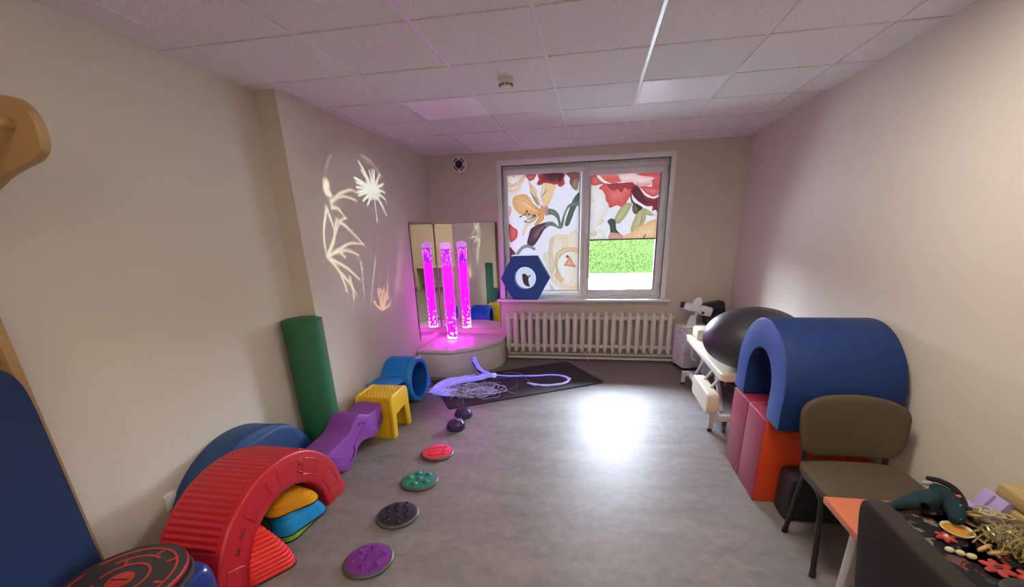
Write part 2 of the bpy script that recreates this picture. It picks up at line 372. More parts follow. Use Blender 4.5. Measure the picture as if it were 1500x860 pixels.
# each row: edge colour, centre colour (0-255), then x, z outline points in millimetres
LILY_PRINT = [
(235, 204, 173, 242, 237, 230, -1132, 2426, -894, 2420, -924, 2341, -960, 2252, -1018, 2203, -1081, 2189, -1135, 2208),
(184, 122, 76, 235, 204, 173, -1130, 2350, -1064, 2324, -982, 2366, -922, 2416, -894, 2420, -952, 2331, -1040, 2290, -1131, 2293),
(199, 148, 92, 235, 204, 173, -1133, 2277, -1054, 2262, -959, 2303, -1016, 2249, -1080, 2229, -1134, 2242),
(41, 56, 43, 41, 56, 43, -1068, 2423, -1030, 2413, -1049, 2405),
(107, 20, 23, 191, 64, 56, -894, 2423, -762, 2429, -771, 2390, -796, 2363, -846, 2351, -870, 2381),
(158, 31, 31, 56, 8, 13, -716, 2426, -408, 2422, -401, 2359, -392, 2295, -455, 2264, -495, 2297, -558, 2274, -607, 2307, -668, 2302, -732, 2296, -750, 2320, -723, 2365),
(51, 13, 18, 31, 10, 13, -667, 2425, -414, 2421, -449, 2320, -510, 2364, -558, 2336, -606, 2376),
(71, 51, 36, 115, 26, 26, -382, 2421, -211, 2418, -218, 2298, -241, 2213, -304, 2258, -335, 2315, -327, 2356, -356, 2390),
(97, 82, 56, 107, 92, 71, -295, 2324, -224, 2359, -223, 2293, -241, 2213, -304, 2258),
(224, 173, 107, 230, 189, 128, -643, 2315, -502, 2283, -528, 2223, -552, 2156, -589, 2067, -626, 2034, -670, 2070, -694, 2128, -683, 2218),
(184, 173, 115, 235, 204, 173, -678, 2310, -634, 2314, -644, 2216, -688, 2139, -706, 2185, -687, 2252),
(204, 168, 102, 235, 204, 173, -858, 2349, -818, 2316, -755, 2244, -746, 2175, -707, 2106, -717, 2042, -782, 2103, -824, 2190, -847, 2270),
(102, 76, 31, 158, 122, 64, -842, 2230, -805, 2189, -756, 2130, -726, 2055, -775, 2097, -818, 2173),
(204, 133, 64, 224, 158, 92, -1066, 2159, -1006, 2191, -911, 2200, -853, 2163, -801, 2086, -701, 2002, -708, 1950, -771, 1932, -885, 1932, -980, 1959, -1055, 2032, -1074, 2096),
(219, 153, 82, 235, 184, 122, -1057, 2153, -956, 2149, -857, 2100, -733, 1980, -846, 2007, -970, 2092),
(219, 189, 122, 235, 204, 173, -886, 1891, -784, 1929, -740, 1945, -772, 1876, -849, 1825, -902, 1761, -935, 1690, -961, 1693, -937, 1774, -906, 1839),
(184, 102, 41, 217, 140, 71, -688, 2065, -649, 2012, -656, 1942, -671, 1873, -760, 1814, -788, 1823, -753, 1875, -721, 1944, -708, 2014),
(178, 122, 107, 140, 102, 92, -651, 2048, -595, 2021, -577, 1957, -608, 1929, -648, 1933),
(41, 56, 43, 89, 107, 87, -596, 2010, -521, 1993, -465, 1936, -444, 1842, -440, 1783, -461, 1770, -474, 1843, -506, 1905, -558, 1937, -598, 1940),
(41, 56, 43, 56, 74, 56, -204, 2193, -207, 2096, -263, 1975, -332, 1804, -388, 1811, -342, 1966, -295, 2090, -248, 2161),
(89, 107, 87, 71, 87, 69, -210, 2070, -331, 2060, -392, 1968, -428, 1871, -456, 1766, -411, 1783, -382, 1922, -322, 2025, -209, 2032),
(31, 13, 23, 64, 31, 43, -867, 1688, -840, 1765, -767, 1814, -659, 1843, -590, 1852, -596, 1800, -659, 1754, -711, 1672, -789, 1565, -854, 1548, -892, 1591),
(76, 46, 56, 97, 66, 71, -800, 1674, -735, 1768, -634, 1819, -698, 1743, -762, 1649),
(89, 107, 87, 66, 76, 56, -634, 1846, -552, 1853, -502, 1820, -452, 1770, -468, 1761, -521, 1788, -584, 1799, -640, 1783),
(224, 140, 128, 230, 173, 158, -1130, 2069, -1086, 2044, -1102, 1957, -1131, 1925),
(158, 41, 41, 191, 64, 56, -1134, 1837, -1070, 1799, -1015, 1754, -1022, 1677, -1063, 1629, -1123, 1619),
(56, 8, 13, 56, 8, 13, -1138, 1861, -1117, 1800, -1132, 1728),
(56, 8, 13, 102, 18, 26, -1136, 1545, -1087, 1507, -1049, 1456, -1090, 1407, -1137, 1378),
(242, 237, 230, 230, 191, 184, -1108, 1437, -1055, 1451, -1065, 1376, -1103, 1357),
(89, 107, 87, 107, 120, 102, -1047, 1451, -987, 1534, -895, 1574, -779, 1525, -800, 1496, -870, 1532, -948, 1514, -1002, 1450),
(224, 204, 168, 242, 237, 230, -672, 1461, -600, 1497, -586, 1642, -473, 1692, -348, 1684, -212, 1708, -198, 991, -392, 972, -522, 1039, -601, 1173, -639, 1299, -677, 1400),
(199, 168, 122, 224, 204, 173, -574, 1642, -523, 1640, -554, 1496, -523, 1298, -554, 1172, -595, 1299, -600, 1497),
(219, 184, 117, 235, 217, 178, -447, 1638, -360, 1648, -346, 1540, -421, 1493, -409, 1590),
(184, 133, 82, 224, 199, 163, -510, 1421, -434, 1505, -296, 1527, -207, 1489, -207, 1452, -320, 1472, -434, 1420, -484, 1297, -432, 1146, -484, 1172, -518, 1298),
(217, 140, 89, 224, 168, 122, -333, 1528, -208, 1518, -207, 1464, -282, 1478),
(168, 87, 46, 230, 158, 107, -394, 1296, -344, 1369, -314, 1398, -273, 1331, -229, 1269, -343, 1283),
(128, 26, 20, 128, 26, 20, -375, 1414, -345, 1431, -319, 1398, -349, 1384),
(214, 168, 107, 235, 214, 178, -471, 1197, -405, 1056, -288, 1012, -199, 1042, -198, 1011, -314, 976, -418, 1013, -484, 1146),
(204, 143, 92, 224, 184, 140, -523, 1172, -470, 1095, -418, 1074, -393, 1115, -466, 1171, -484, 1217),
(178, 158, 115, 204, 189, 153, -601, 1071, -536, 1006, -528, 967, -570, 967),
(26, 13, 13, 33, 18, 18, -969, 1177, -937, 1192, -906, 1176, -885, 1156, -858, 1176, -850, 1160, -874, 1140, -883, 1099, -866, 1034, -853, 1016, -919, 1027, -958, 1079),
(8, 8, 10, 8, 8, 10, -966, 1925, -920, 1947, -926, 1955, -971, 1933),
(8, 8, 10, 8, 8, 10, -920, 1947, -880, 1988, -888, 1994, -926, 1955),
(8, 8, 10, 8, 8, 10, -900, 1982, -875, 1958, -869, 1965, -893, 1989),
(8, 8, 10, 8, 8, 10, -875, 1958, -849, 1945, -845, 1953, -869, 1965),
(8, 8, 10, 8, 8, 10, -926, 1947, -875, 1916, -871, 1924, -920, 1955),
(8, 8, 10, 8, 8, 10, -875, 1916, -821, 1908, -823, 1917, -871, 1924),
(8, 8, 10, 8, 8, 10, -821, 1908, -757, 1930, -761, 1938, -823, 1917),
(8, 8, 10, 8, 8, 10, -827, 1920, -789, 1931, -792, 1940, -830, 1929),
(8, 8, 10, 8, 8, 10, -914, 1858, -861, 1844, -862, 1854, -911, 1867),
(8, 8, 10, 8, 8, 10, -861, 1844, -794, 1873, -800, 1880, -862, 1854),
(8, 8, 10, 8, 8, 10, -794, 1873, -717, 1941, -724, 1948, -800, 1880),
(8, 8, 10, 8, 8, 10, -887, 1898, -834, 1885, -836, 1894, -885, 1907),
(8, 8, 10, 8, 8, 10, -834, 1885, -769, 1919, -774, 1927, -836, 1894),
(8, 8, 10, 8, 8, 10, -987, 1937, -961, 1938, -959, 1919, -985, 1916),
(8, 8, 10, 8, 8, 10, -899, 2002, -874, 2003, -872, 1984, -897, 1981),
(8, 8, 10, 8, 8, 10, -872, 1959, -847, 1960, -844, 1942, -870, 1938),
(8, 8, 10, 8, 8, 10, -803, 1947, -777, 1949, -775, 1930, -800, 1926),
(8, 8, 10, 8, 8, 10, -922, 1876, -897, 1877, -894, 1858, -920, 1854),
(140, 76, 31, 140, 76, 31, -1058, 2150, -921, 2111, -918, 2117, -1056, 2157),
(140, 76, 31, 140, 76, 31, -921, 2111, -809, 2037, -806, 2043, -918, 2117),
(140, 76, 31, 140, 76, 31, -809, 2037, -710, 1987, -706, 1994, -806, 2043),
(115, 89, 38, 115, 89, 38, -844, 2302, -784, 2198, -777, 2201, -837, 2305),
(115, 89, 38, 115, 89, 38, -784, 2198, -729, 2059, -722, 2061, -777, 2201),
(76, 56, 31, 76, 56, 31, -617, 2241, -660, 2198, -653, 2191, -609, 2235),
(76, 56, 31, 76, 56, 31, -660, 2198, -691, 2165, -684, 2159, -653, 2191)]
POPPY_PRINT = [
(219, 214, 199, 242, 237, 230, -61, 2251, 35, 2235, 115, 2148, 171, 2038, 152, 1941, 82, 1844, 12, 1759, -46, 1735),
(217, 178, 107, 230, 204, 153, -57, 2119, 2, 2074, -56, 2071),
(214, 184, 115, 230, 209, 158, 44, 1795, 93, 1875, 121, 1843, 83, 1794),
(214, 209, 178, 242, 237, 230, -56, 1697, 13, 1731, 92, 1737, 134, 1667, 136, 1613, -53, 1618),
(184, 168, 107, 219, 209, 163, -56, 1710, 14, 1714, 29, 1670, -24, 1658, -55, 1672),
(153, 36, 33, 199, 71, 64, -65, 2372, 12, 2372, 45, 2323, 116, 2285, 66, 2273, -49, 2267),
(199, 76, 71, 184, 56, 51, 12, 2372, 288, 2367, 313, 2291, 224, 2266, 116, 2287),
(242, 237, 230, 242, 237, 230, 5, 2372, 43, 2369, 109, 2312, 198, 2275, 298, 2287, 311, 2276, 224, 2263, 110, 2284, 45, 2323),
(178, 41, 38, 209, 87, 79, 36, 2229, 110, 2282, 224, 2260, 336, 2279, 435, 2283, 472, 2252, 450, 2147, 411, 2101, 375, 2030, 332, 1993, 267, 2020, 179, 1992, 157, 2050, 128, 2082, 115, 2148, 75, 2204),
(102, 18, 20, 140, 31, 31, 136, 2266, 336, 2278, 461, 2264, 403, 2196, 352, 2222, 317, 2164, 264, 2214, 215, 2192),
(153, 31, 31, 189, 66, 61, 455, 2369, 772, 2368, 775, 2204, 686, 2213, 669, 2287, 557, 2306),
(224, 158, 148, 237, 209, 199, 279, 2370, 455, 2371, 555, 2347, 703, 2320, 669, 2287, 610, 2257, 549, 2248, 486, 2269, 410, 2287, 317, 2294),
(204, 107, 97, 224, 153, 140, 486, 2269, 610, 2257, 681, 2283, 672, 2243, 563, 2219, 512, 2236),
(168, 41, 38, 204, 87, 76, 532, 2226, 637, 2224, 773, 2198, 771, 2140, 707, 2103, 631, 2134, 578, 2177),
(242, 237, 230, 242, 237, 230, 545, 2213, 619, 2128, 695, 2096, 772, 2131, 774, 2110, 708, 2082, 620, 2107, 554, 2166),
(122, 15, 26, 56, 10, 15, 437, 2253, 512, 2238, 567, 2166, 620, 2114, 708, 2082, 775, 2092, 776, 1929, 737, 1951, 697, 1938, 703, 1992, 640, 1994, 576, 2023, 511, 2067, 457, 2125, 429, 2171),
(41, 8, 13, 61, 15, 18, 463, 2229, 540, 2190, 596, 2094, 626, 2021, 536, 2060, 469, 2134),
(140, 133, 71, 184, 173, 115, 437, 2046, 453, 2027, 417, 1944, 371, 1870, 300, 1804, 238, 1833, 278, 1937, 325, 2002, 374, 2036),
(140, 133, 71, 184, 173, 115, 465, 2039, 526, 2025, 585, 1986, 623, 1925, 629, 1827, 569, 1740, 522, 1682, 464, 1696, 454, 1746, 497, 1880, 508, 1910, 461, 1952),
(51, 48, 31, 87, 82, 51, 465, 2039, 526, 2025, 579, 1981, 544, 1940, 502, 1905, 461, 1952),
(140, 133, 71, 168, 158, 97, 579, 1984, 656, 1954, 715, 1907, 736, 1885, 648, 1888, 613, 1931),
(26, 20, 18, 31, 26, 20, 422, 2142, 440, 2135, 461, 2069, 527, 2015, 585, 1986, 543, 1946, 482, 2024, 443, 2052),
(107, 92, 46, 128, 112, 61, 575, 1939, 594, 1841, 561, 1768, 574, 1866),
(224, 158, 92, 237, 194, 138, 357, 1648, 470, 1696, 592, 1779, 764, 1833, 776, 1598, 359, 1608),
(51, 26, 15, 51, 26, 15, 598, 1602, 638, 1666, 651, 1663, 619, 1601),
(26, 36, 28, 51, 56, 46, 156, 1830, 201, 1868, 257, 1839, 274, 1739, 323, 1681, 359, 1655, 346, 1608, 186, 1612, 198, 1690, 187, 1779),
(184, 107, 87, 209, 143, 117, 198, 1690, 250, 1695, 316, 1681, 359, 1652, 346, 1608, 186, 1612)]

def ink(h): return [.03+.92*(c/255)**1.6 for c in h]
def smooth_closed(P,n=4):
    if len(P)<5: return P
    out=[];N=len(P)
    for i in range(N):
        p0,p1,p2,p3=(Vector(P[(i+k)%N]) for k in (-1,0,1,2))
        for k in range(n):
            t=k/n; q=.5*((2*p1)+(p2-p0)*t+(2*p0-5*p1+4*p2-p3)*t*t+(3*p1-p0-3*p2+p3)*t**3); out.append((q.x,q.y))
    return out
def blind_fabric(name, rect, data, parent, base):
    """one woven sheet; the print is coloured into its threads"""
    x0,x1,z0,z1=rect; nx=int((x1-x0)/.0042); nz=int((z1-z0)/.0042)
    gx=np.linspace(x0,x1,nx); gz=np.linspace(z0,z1,nz); X,Z=np.meshgrid(gx,gz)
    img=np.empty((nz,nx,3)); img[:]=base
    for item in data:
        ce=np.array(ink(item[:3])); cc=np.array(ink(item[3:6])); p=item[6:]
        P=np.array(smooth_closed([(p[i]/1000,p[i+1]/1000) for i in range(0,len(p),2)]))
        ins=np.zeros(X.shape,bool); edge=np.full(X.shape,9.); c=P.mean(0)
        for i in range(len(P)):
            (ax,az),(bx,bz)=P[i-1],P[i]
            if abs(bz-az)>1e-9:
                ins^=((az>Z)!=(bz>Z))&(X<(bx-ax)*(Z-az)/(bz-az)+ax)
            dx,dz=bx-ax,bz-az; t=np.clip(((X-ax)*dx+(Z-az)*dz)/(dx*dx+dz*dz+1e-12),0,1)
            edge=np.minimum(edge,np.hypot(X-ax-t*dx,Z-az-t*dz))
        if not ins.any(): continue
        m=max(edge[ins].max(),.004); f=np.clip(edge/m,0,1)
        ang=np.arctan2(Z-c[1],X-c[0]); vein=.16*np.sin(ang*19+4*np.hypot(X-c[0],Z-c[1])*20)*np.clip(f*2,0,1)
        f=np.clip(f+vein,0,1)[...,None]; a=np.clip(.5+edge/.004,0,1)*ins
        img=img*(1-a[...,None])+(ce*(1-f)+cc*f)*a[...,None]
    V=np.stack([X,np.full(X.shape,5.889),Z],-1).reshape(-1,3)
    q=(np.arange(nz-1)[:,None]*nx+np.arange(nx-1)[None]).ravel()
    F=np.stack([q,q+1,q+nx+1,q+nx],1)
    me=bpy.data.meshes.new(name); me.from_pydata(V.tolist(),[],F.tolist()); me.update()
    ca=me.color_attributes.new('Col','FLOAT_COLOR','POINT')
    ca.data.foreach_set('color',np.concatenate([img.reshape(-1,3),np.ones((nx*nz,1))],1).ravel())
    me.materials.append(CLOTH)
    o=bpy.data.objects.new(name,me); COL.objects.link(o); o.parent=parent; return o
def blind(label, rect, data):
    t=thing('roller_blind', label, 'roller blind', group='flower print roller blinds')
    x0,x1,z0,z1=rect
    f=blind_fabric('fabric', rect, data, t, (.83,.82,.86))
    top=2.495 if x0<-.5 else 2.455
    part('cassette', MB().prism([(5.835+.012,z1-.005),(5.835+.012,top-.02),(5.86,top),(5.893,top),(5.893,z1-.005)],x0-.035,x1+.035,axis='x',bev=.005), SKIRT, t)
    part('bottom_bar', MB().box(x0,x1,5.876,5.892,z0-.012,z0+.006,0,.003), GREYRIM if x0>-.5 else SKIRT, t)
    zz=.955
    for x in (x0-.008,x1+.008): part('guide_rail', MB().box(x-.010,x+.010,5.880,5.8935,zz,z1,0,.002), SKIRT, t)
    return t
blind('closed roller blind with orange lily print on the left pane', (-1.135,-.207,.962,2.432), LILY_PRINT)
blind('half-raised roller blind with big red flower print on the right pane', (-.063,.770,1.612,2.382), POPPY_PRINT)

# outdoors
def leaf_mat():
    m=mat('hedge_leaves',(.0115,.021,.0043),.95,var=.6,vscale=14,spec=.05); return m
ground=struct('ground', MB().prism([(-40,6.3),(-40,60),(60,60),(60,-40),(2.2,-40),(2.2,6.3)],-.15,-.01,axis='z'), mat('pale_paving',(.66,.66,.64),.9,var=.1,vscale=3), smooth=False)
lawn=part('lawn_strip', MB().box(-40,30,16.6,18.3,-.01,.03), mat('lawn_grass',(.019,.025,.0034),.9,var=.3,vscale=30), None, smooth=False)
props(lawn,'sunlit strip of lawn at the foot of the hedge','grass',kind='stuff')
hb=MB(); hb.box(-14,12,18.6,20.2,.0,2.6); 
hedge=part('hedge', hb, leaf_mat(), None, smooth=False)
props(hedge,'bright green clipped hedge outside the window','hedge')
rng=random.Random(3); lm=MB()
for k in range(9000):
    x=rng.uniform(-5,5.5); z=rng.uniform(.05,2.6); y=18.6-rng.uniform(0,.16)+.05*math.sin(x*9)*math.sin(z*8)
    a=Vector((x,y,z)); s_=rng.uniform(.03,.075)
    d1=Vector((rng.uniform(-1,1),rng.uniform(-.6,.6),rng.uniform(-1,1))).normalized()*s_; d2=d1.cross(Vector((rng.uniform(-.4,.4),-1,rng.uniform(-.4,.8)))).normalized()*s_*.5
    vs=[lm.bm.verts.new(a+q) for q in (-d1,d2,d1,-d2)]; lm.bm.faces.new(vs)
part('foliage', lm, leaf_mat(), hedge, smooth=False)['kind']='stuff'
# ------------------------------------------------------------------ radiator
t = thing('radiator', 'long white cast-iron column radiator under the window', 'radiator', (-.0725,5.735,0))
def rad_section():
    m=MB()
    for y in (-.045,.045):
        pr=[(-.020,.155),(-.028,.20),(-.029,.62),(-.021,.665),(-.007,.692),(.007,.692),(.021,.665),(.029,.62),(.028,.20),(.020,.155),(.007,.132),(-.007,.132)]
        m.prism(pr, y-.021, y+.021, axis='y', bev=.011, seg=3, bev_ang=60)
    for z in (.215,.61): m.cyl((-.0512,0,z),(.0512,0,z),.030,16)
    for z in (.20,.62): m.box(-.018,.018,-.03,.03,z-.028,z+.028,0,.006)
    return m
N=22; s0=part('radiator_section', rad_section(), PAINTW, t, ang=50); s0.location=(-10.5*.1025,0,0)
for k in range(1,N):
    c=s0.copy(); COL.objects.link(c); c.parent=t; c.location=((k-10.5)*.1025,0,0)
for x in (-.9,.0,.95): part('wall_bracket', MB().box(x-.012,x+.012,-.05,.10,.113,.145,0,.003), PAINTW, t)
for z,nm,lb in ((.092,'heating_pipe','upper white heating pipe running along the wall below the radiator'),(.034,'heating_pipe','lowest white heating pipe just above the floor below the radiator')):
    m=MB().cyl((-1.17,5.765,z),(1.30,5.765,z),.0165,14)
    o=part(nm,m,PAINTW); props(o,lb,'pipe',group='heating pipes')
    m=MB(); m.box(-.06,-.035,5.74,5.84,z-.03,z+.02,0,.004); part('pipe_clip',m,PAINTW,o)

# hexagonal cushion on the sill
t=thing('hexagon_cushion','blue hexagonal foam cushion with a round hole on the window sill','cushion',(-.90,5.762,.862+.2855))
hx=[(.330*math.cos(R(60*k)),.330*math.sin(R(60*k))) for k in range(6)]
def hexpt(a):
    a=a%360; k=(a%60)-30; r=.330*math.cos(R(30))/math.cos(R(k)); return r*math.cos(R(a)),r*math.sin(R(a))
angs=[i*7.5 for i in range(48)]
m=MB().ring([hexpt(a) for a in angs],[(.148*math.cos(R(a)),.148*math.sin(R(a))) for a in angs],-.058,.058,axis='y')
part('foam_body',m,[VINYLM],t,ang=25)
m=MB()
for y in (-.058,.058):
    m.tube([(hexpt(a)[0]*.995,y,hexpt(a)[1]*.995) for a in angs],.003,6,closed=True)
part('seam_piping',m,VINYLM,t)

# wall speaker / fan
t=thing('wall_speaker','round white wall loudspeaker with dark centre high above the mirrors','loudspeaker',(-1.745,YB,2.578))
part('housing',MB().lathe([(.075,0),(.102,-.004),(.104,-.02),(.094,-.034),(.080,-.037),(.074,-.034)],40,axis='y'),WHITEP,t)
part('cone',MB().lathe([(.05,-.0345),(.047,-.039),(.02,-.040),(.006,-.044),(.001,-.045)],32,axis='y'),mat('speaker_cone',(.02,.016,.025),.5),t)
for q in range(4):
    m=MB(); A=[(math.cos(R(90*q+a))*.078,math.sin(R(90*q+a))*.078) for a in range(14,77,6)]; B=[(x*.80,z*.80) for x,z in A]
    m.ring(A,B,-.0385,-.034,axis='y',closed=False); part('grille_slot',m,mat('slot_grey',(.05,.045,.055),.5) if q==0 else bpy.data.materials['slot_grey'],t,smooth=False)

# ------------------------------------------------------------------ bubble tube corner
CX,CY=XL+.012,YB-.012
def quarter(r,lim,inset=0):
    P=[(CX,CY)]
    a0=math.acos((lim)/r); a1=math.asin(lim/r)
    pts=[]
    n=28
    for i in range(n+1):
        a=a0+(a1-a0)*i/n
        pts.append((CX+r*math.cos(a), CY-r*math.sin(a)))
    return [(CX,CY),(CX+lim,CY)]+pts+[(CX,CY-lim)]
t=thing('corner_platform','white quarter-round padded platform in the corner under the mirrors','platform',(0,0,0))
DRUM=mat('cream_vinyl',(.66,.62,.56),.42,bump=.03,bscale=60)
LIDM=mat('lid_vinyl',(.70,.67,.63),.36)
part('drum',MB().prism(quarter(1.045,.965),.0,.305,axis='z',bev=.006),DRUM,t)
part('lid',MB().prism(quarter(1.065,.975),.313,.362,axis='z',bev=.014,seg=3),LIDM,t)
m=MB()
for dx,dz in ((.0,.0),(.0,-.018),(.0,.018)): m.box(-1.2135,-1.2090,5.40+dx,5.42+dx,.262+dz*.4,.268+dz*.4)
part('vent_notch',m,BLACK,t,smooth=False)

def water_mat():
    m=bpy.data.materials.new('lit_water'); m.use_nodes=True; nt=m.node_tree; b=nt.nodes['Principled BSDF']
    tc=nt.nodes.new('ShaderNodeTexCoord'); n=nt.nodes.new('ShaderNodeTexNoise'); n.inputs['Scale'].default_value=55; n.inputs['Detail'].default_value=3
    mp=nt.nodes.new('ShaderNodeMapping'); mp.inputs['Scale'].default_value=(1,1,.5)
    nt.links.new(tc.outputs['Object'],mp.inputs['Vector']); nt.links.new(mp.outputs['Vector'],n.inputs['Vector'])
    cr=nt.nodes.new('ShaderNodeValToRGB'); e=cr.color_ramp.elements; e[0].position=.35; e[0].color=(.80,.0007,.86,1); e[1].position=.75; e[1].color=(1.0,.0012,.92,1)
    nt.links.new(n.outputs['Fac'],cr.inputs['Fac'])
    b.inputs['Base Color'].default_value=(.3,.01,.3,1); b.inputs['Roughness'].default_value=.3
    nt.links.new(cr.outputs['Color'],b.inputs['Emission Color']); b.inputs['Emission Strength'].default_value=TUBE_E
    return m
TUBE_E=8.5
WATER=water_mat()
FOAMW=mat('lit_foam_water',(.25,.02,.3),.3,emit=(.34,.006,.62),estr=.8)
FOAML=mat('lit_foam_streak',(.3,.05,.35),.3,emit=(1,.10,1),estr=2.2)
BUB=mat('lit_bubble',(.8,.6,.8),.25,emit=(1,.70,1),estr=3.2)
def clear_mat(name,col,mixv,rough=.05):
    m=bpy.data.materials.new(name); m.use_nodes=True; nt=m.node_tree; nt.nodes.clear(); o=nt.nodes.new('ShaderNodeOutputMaterial')
    a=nt.nodes.new('ShaderNodeBsdfTransparent'); a.inputs[0].default_value=(*col,1); g=nt.nodes.new('ShaderNodeBsdfGlossy'); g.inputs['Roughness'].default_value=rough
    x=nt.nodes.new('ShaderNodeMixShader'); lw_=nt.nodes.new('ShaderNodeLayerWeight'); lw_.inputs['Blend'].default_value=mixv
    nt.links.new(lw_.outputs['Facing'],x.inputs[0]); nt.links.new(a.outputs[0],x.inputs[1]); nt.links.new(g.outputs[0],x.inputs[2]); nt.links.new(x.outputs[0],o.inputs[0]); return m
ACRY=clear_mat('clear_acrylic',(.97,.94,.98),.22)
t=thing('bubble_tube','glowing magenta bubble tube standing on the white corner platform','bubble tube',(-1.897,5.47,.362))
part('water_column',MB().lathe([(.062,.008),(.062,.98)],40),WATER,t)
part('foam_column',MB().lathe([(.062,.98),(.062,1.175)],40),FOAMW,t)
m=MB(); rng=random.Random(5)
for k in range(90):
    a=rng.uniform(0,2*PI); z=rng.uniform(.985,1.17); h=rng.uniform(.006,.02)
    m.sup((.0615*math.cos(a),.0615*math.sin(a),z),(.004,.004,h),1,1,6,8)
part('foam_streak',m,FOAML,t)['kind']='stuff'
m=MB()
for k in range(105):
    z=.02+.50*rng.random()**1.5; a=rng.uniform(0,2*PI); s_=rng.uniform(.005,.015)*(1-.5*z/.5)
    m.sup((.057*math.cos(a),.057*math.sin(a),z),(s_,s_,s_*rng.uniform(.7,1.3)),1,1,7,9)
m.lathe([(.063,.006),(.0635,.018),(.058,.05)],32)
part('bubbles',m,BUB,t)['kind']='stuff'
part('tube_wall',MB().lathe([(.074,0),(.074,1.19)],40,cap=False),ACRY,t)
part('dome_cap',MB().lathe([(.074,1.19),(.0745,1.225),(.067,1.25),(.045,1.268),(.018,1.275),(.004,1.276)],40,cap=False),mat('cap_acrylic',(.62,.36,.66),.2,emit=(.62,.22,.75),estr=.55),t)
part('inner_plug',MB().lathe([(.058,1.178),(.058,1.19),(.02,1.195),(.016,1.222),(.004,1.224)],24),mat('plug',(.35,.16,.38),.4),t)
part('base_ring',MB().lathe([(.078,0),(.078,.008),(.074,.012)],40),WHITEP,t)

MIRROR=mat('mirror_acrylic',(.88,.88,.88),.0,metal=1)
EDGE=mat('mirror_backing',(.10,.06,.045),.5)
def mirror(label,loc,rotz,w,h,tilt=0):
    t=thing('wall_mirror',label,'mirror',loc,rotz,'corner mirrors')
    o=rrect(w,h,.035,6,0,h/2)
    part('backing',MB().prism(o,0,.008,axis='y'),EDGE,t,smooth=False)
    part('reflective_sheet',MB().prism(rrect(w-.006,h-.006,.033,6,0,h/2),-.003,.0,axis='y'),MIRROR,t,smooth=False)
    for sx in (-1,1):
        for z in (.05,h-.05,):
            part('screw',MB().lathe([(.007,-.003),(.007,-.005),(.003,-.007)],12,c=(sx*(w/2-.04),0,z),axis='y'),CHROME,t)
    part('screw',MB().lathe([(.007,-.003),(.007,-.005),(.003,-.007)],12,c=(w/2-.03,0,h*.5) if rotz==0 else (-w/2+.03,0,h*.5),axis='y'),CHROME,t)
    return t
mirror('tall wall mirror on the left wall behind the bubble tube',(XL+.0085,5.427,.435),PI/2,.805,1.445)
mirror('tall wall mirror on the window wall beside the window frame',(-1.722,YB-.0085,.43),0,.875,1.445)

# ------------------------------------------------------------------ floor mat and fibre-optic strands
t=thing('floor_mat','black rectangular floor mat lying askew in front of the corner platform','mat',(-.888,4.775,0),math.atan2(.987,1.617))
part('mat_sheet',MB().prism(rrect(1.89,.965,.03,5),0,.012,axis='z',bev=.003),mat('black_foam_mat',(.020,.021,.027),.72,bump=.3,bscale=400,var=.25,vscale=5),t)
FIB=mat('fibre_glow',(.30,.28,.62),.35,emit=(.22,.17,1.0),estr=.38)
FIBP=mat('fibre_pale',(.50,.48,.68),.3,emit=(.40,.34,1.0),estr=.22)
FIBW=mat('fibre_clear',(.30,.285,.30),.3,emit=(.5,.5,.9),estr=.04)
rng=random.Random(11)
t=thing('fibre_optic_strands','bundle of glowing blue-violet fibre-optic strands spilling over the black mat','fibre optic lights',(-1.49,5.0,0))
O=Vector((-1.49,5.0,0))
def strand(mb,P,r,jit=0,n=7,seg=5):
    Q=[Vector(p)-O+Vector((rng.gauss(0,jit),rng.gauss(0,jit),abs(rng.gauss(0,jit*.5)))) for p in P]
    for q in Q: q.z=max(q.z,.0145)
    S=smooth_path(Q,n)
    for q in S: q.z=max(q.z,.0145)
    mb.tube(S,r,seg)
neck=[(-1.478,5.030,.215),(-1.462,4.985,.232),(-1.435,4.955,.175),(-1.37,4.925,.10),(-1.28,4.90,.055),(-1.19,4.88,.045)]
m=MB()
for k in range(26): strand(m,neck,.0065,.013)
part('trunk',m,FIB,t)['kind']='stuff'
part('plug',MB().cyl(Vector((-1.484,5.052,.215))-O,Vector((-1.476,5.018,.218))-O,.03,16),BLACK,t)
m=MB(); m.tube([Vector((-1.472,4.955,.185))-O,Vector((-1.41,4.92,.10))-O,Vector((-1.33,4.885,.04))-O],.012,8); part('black_cable',m,BLACK,t)
m=MB(); m.sup(Vector((-1.19,4.88,.045))-O,(.035,.03,.028),1,1,10,14); part('tie',m,mat('pale_tie',(.55,.6,.85),.4,emit=(.4,.5,1),estr=.5),t)
right=[(-1.19,4.88,.045),(-.97,4.915,.03),(-.70,4.965,.025),(-.47,5.02,.025),(-.33,4.985,.025),(-.255,4.88,.025),(-.27,4.76,.025),(-.36,4.67,.025),(-.50,4.635,.025),(-.64,4.645,.025),(-.72,4.67,.03)]
m=MB()
for k in range(9): strand(m,right[:6],.005,.009)
part('long_strand',m,FIB,t)['kind']='stuff'
m=MB()
for k in range(9): strand(m,right[4:],.0058,.010)
part('pale_strand',m,FIBP,t)['kind']='stuff'
m=MB(); m2=MB(); m3=MB()
for k in range(40):
    mb=m if k<15 else m2
    d=rng.uniform(-.13,.13); far=rng.uniform(.0,.18)
    P=[(-1.19,4.88,.045),(-1.33,4.76+d*.4,.04),(-1.52,4.69+d,.035),(-1.70,4.56+d*1.1,.03),(-1.80+far*.4,4.43+d,.03),(-1.80+far,4.31+d*.5,.025),(-1.67+far,4.30+d,.02)]
    strand(mb,P,.0048 if k<15 else .0040,.026)
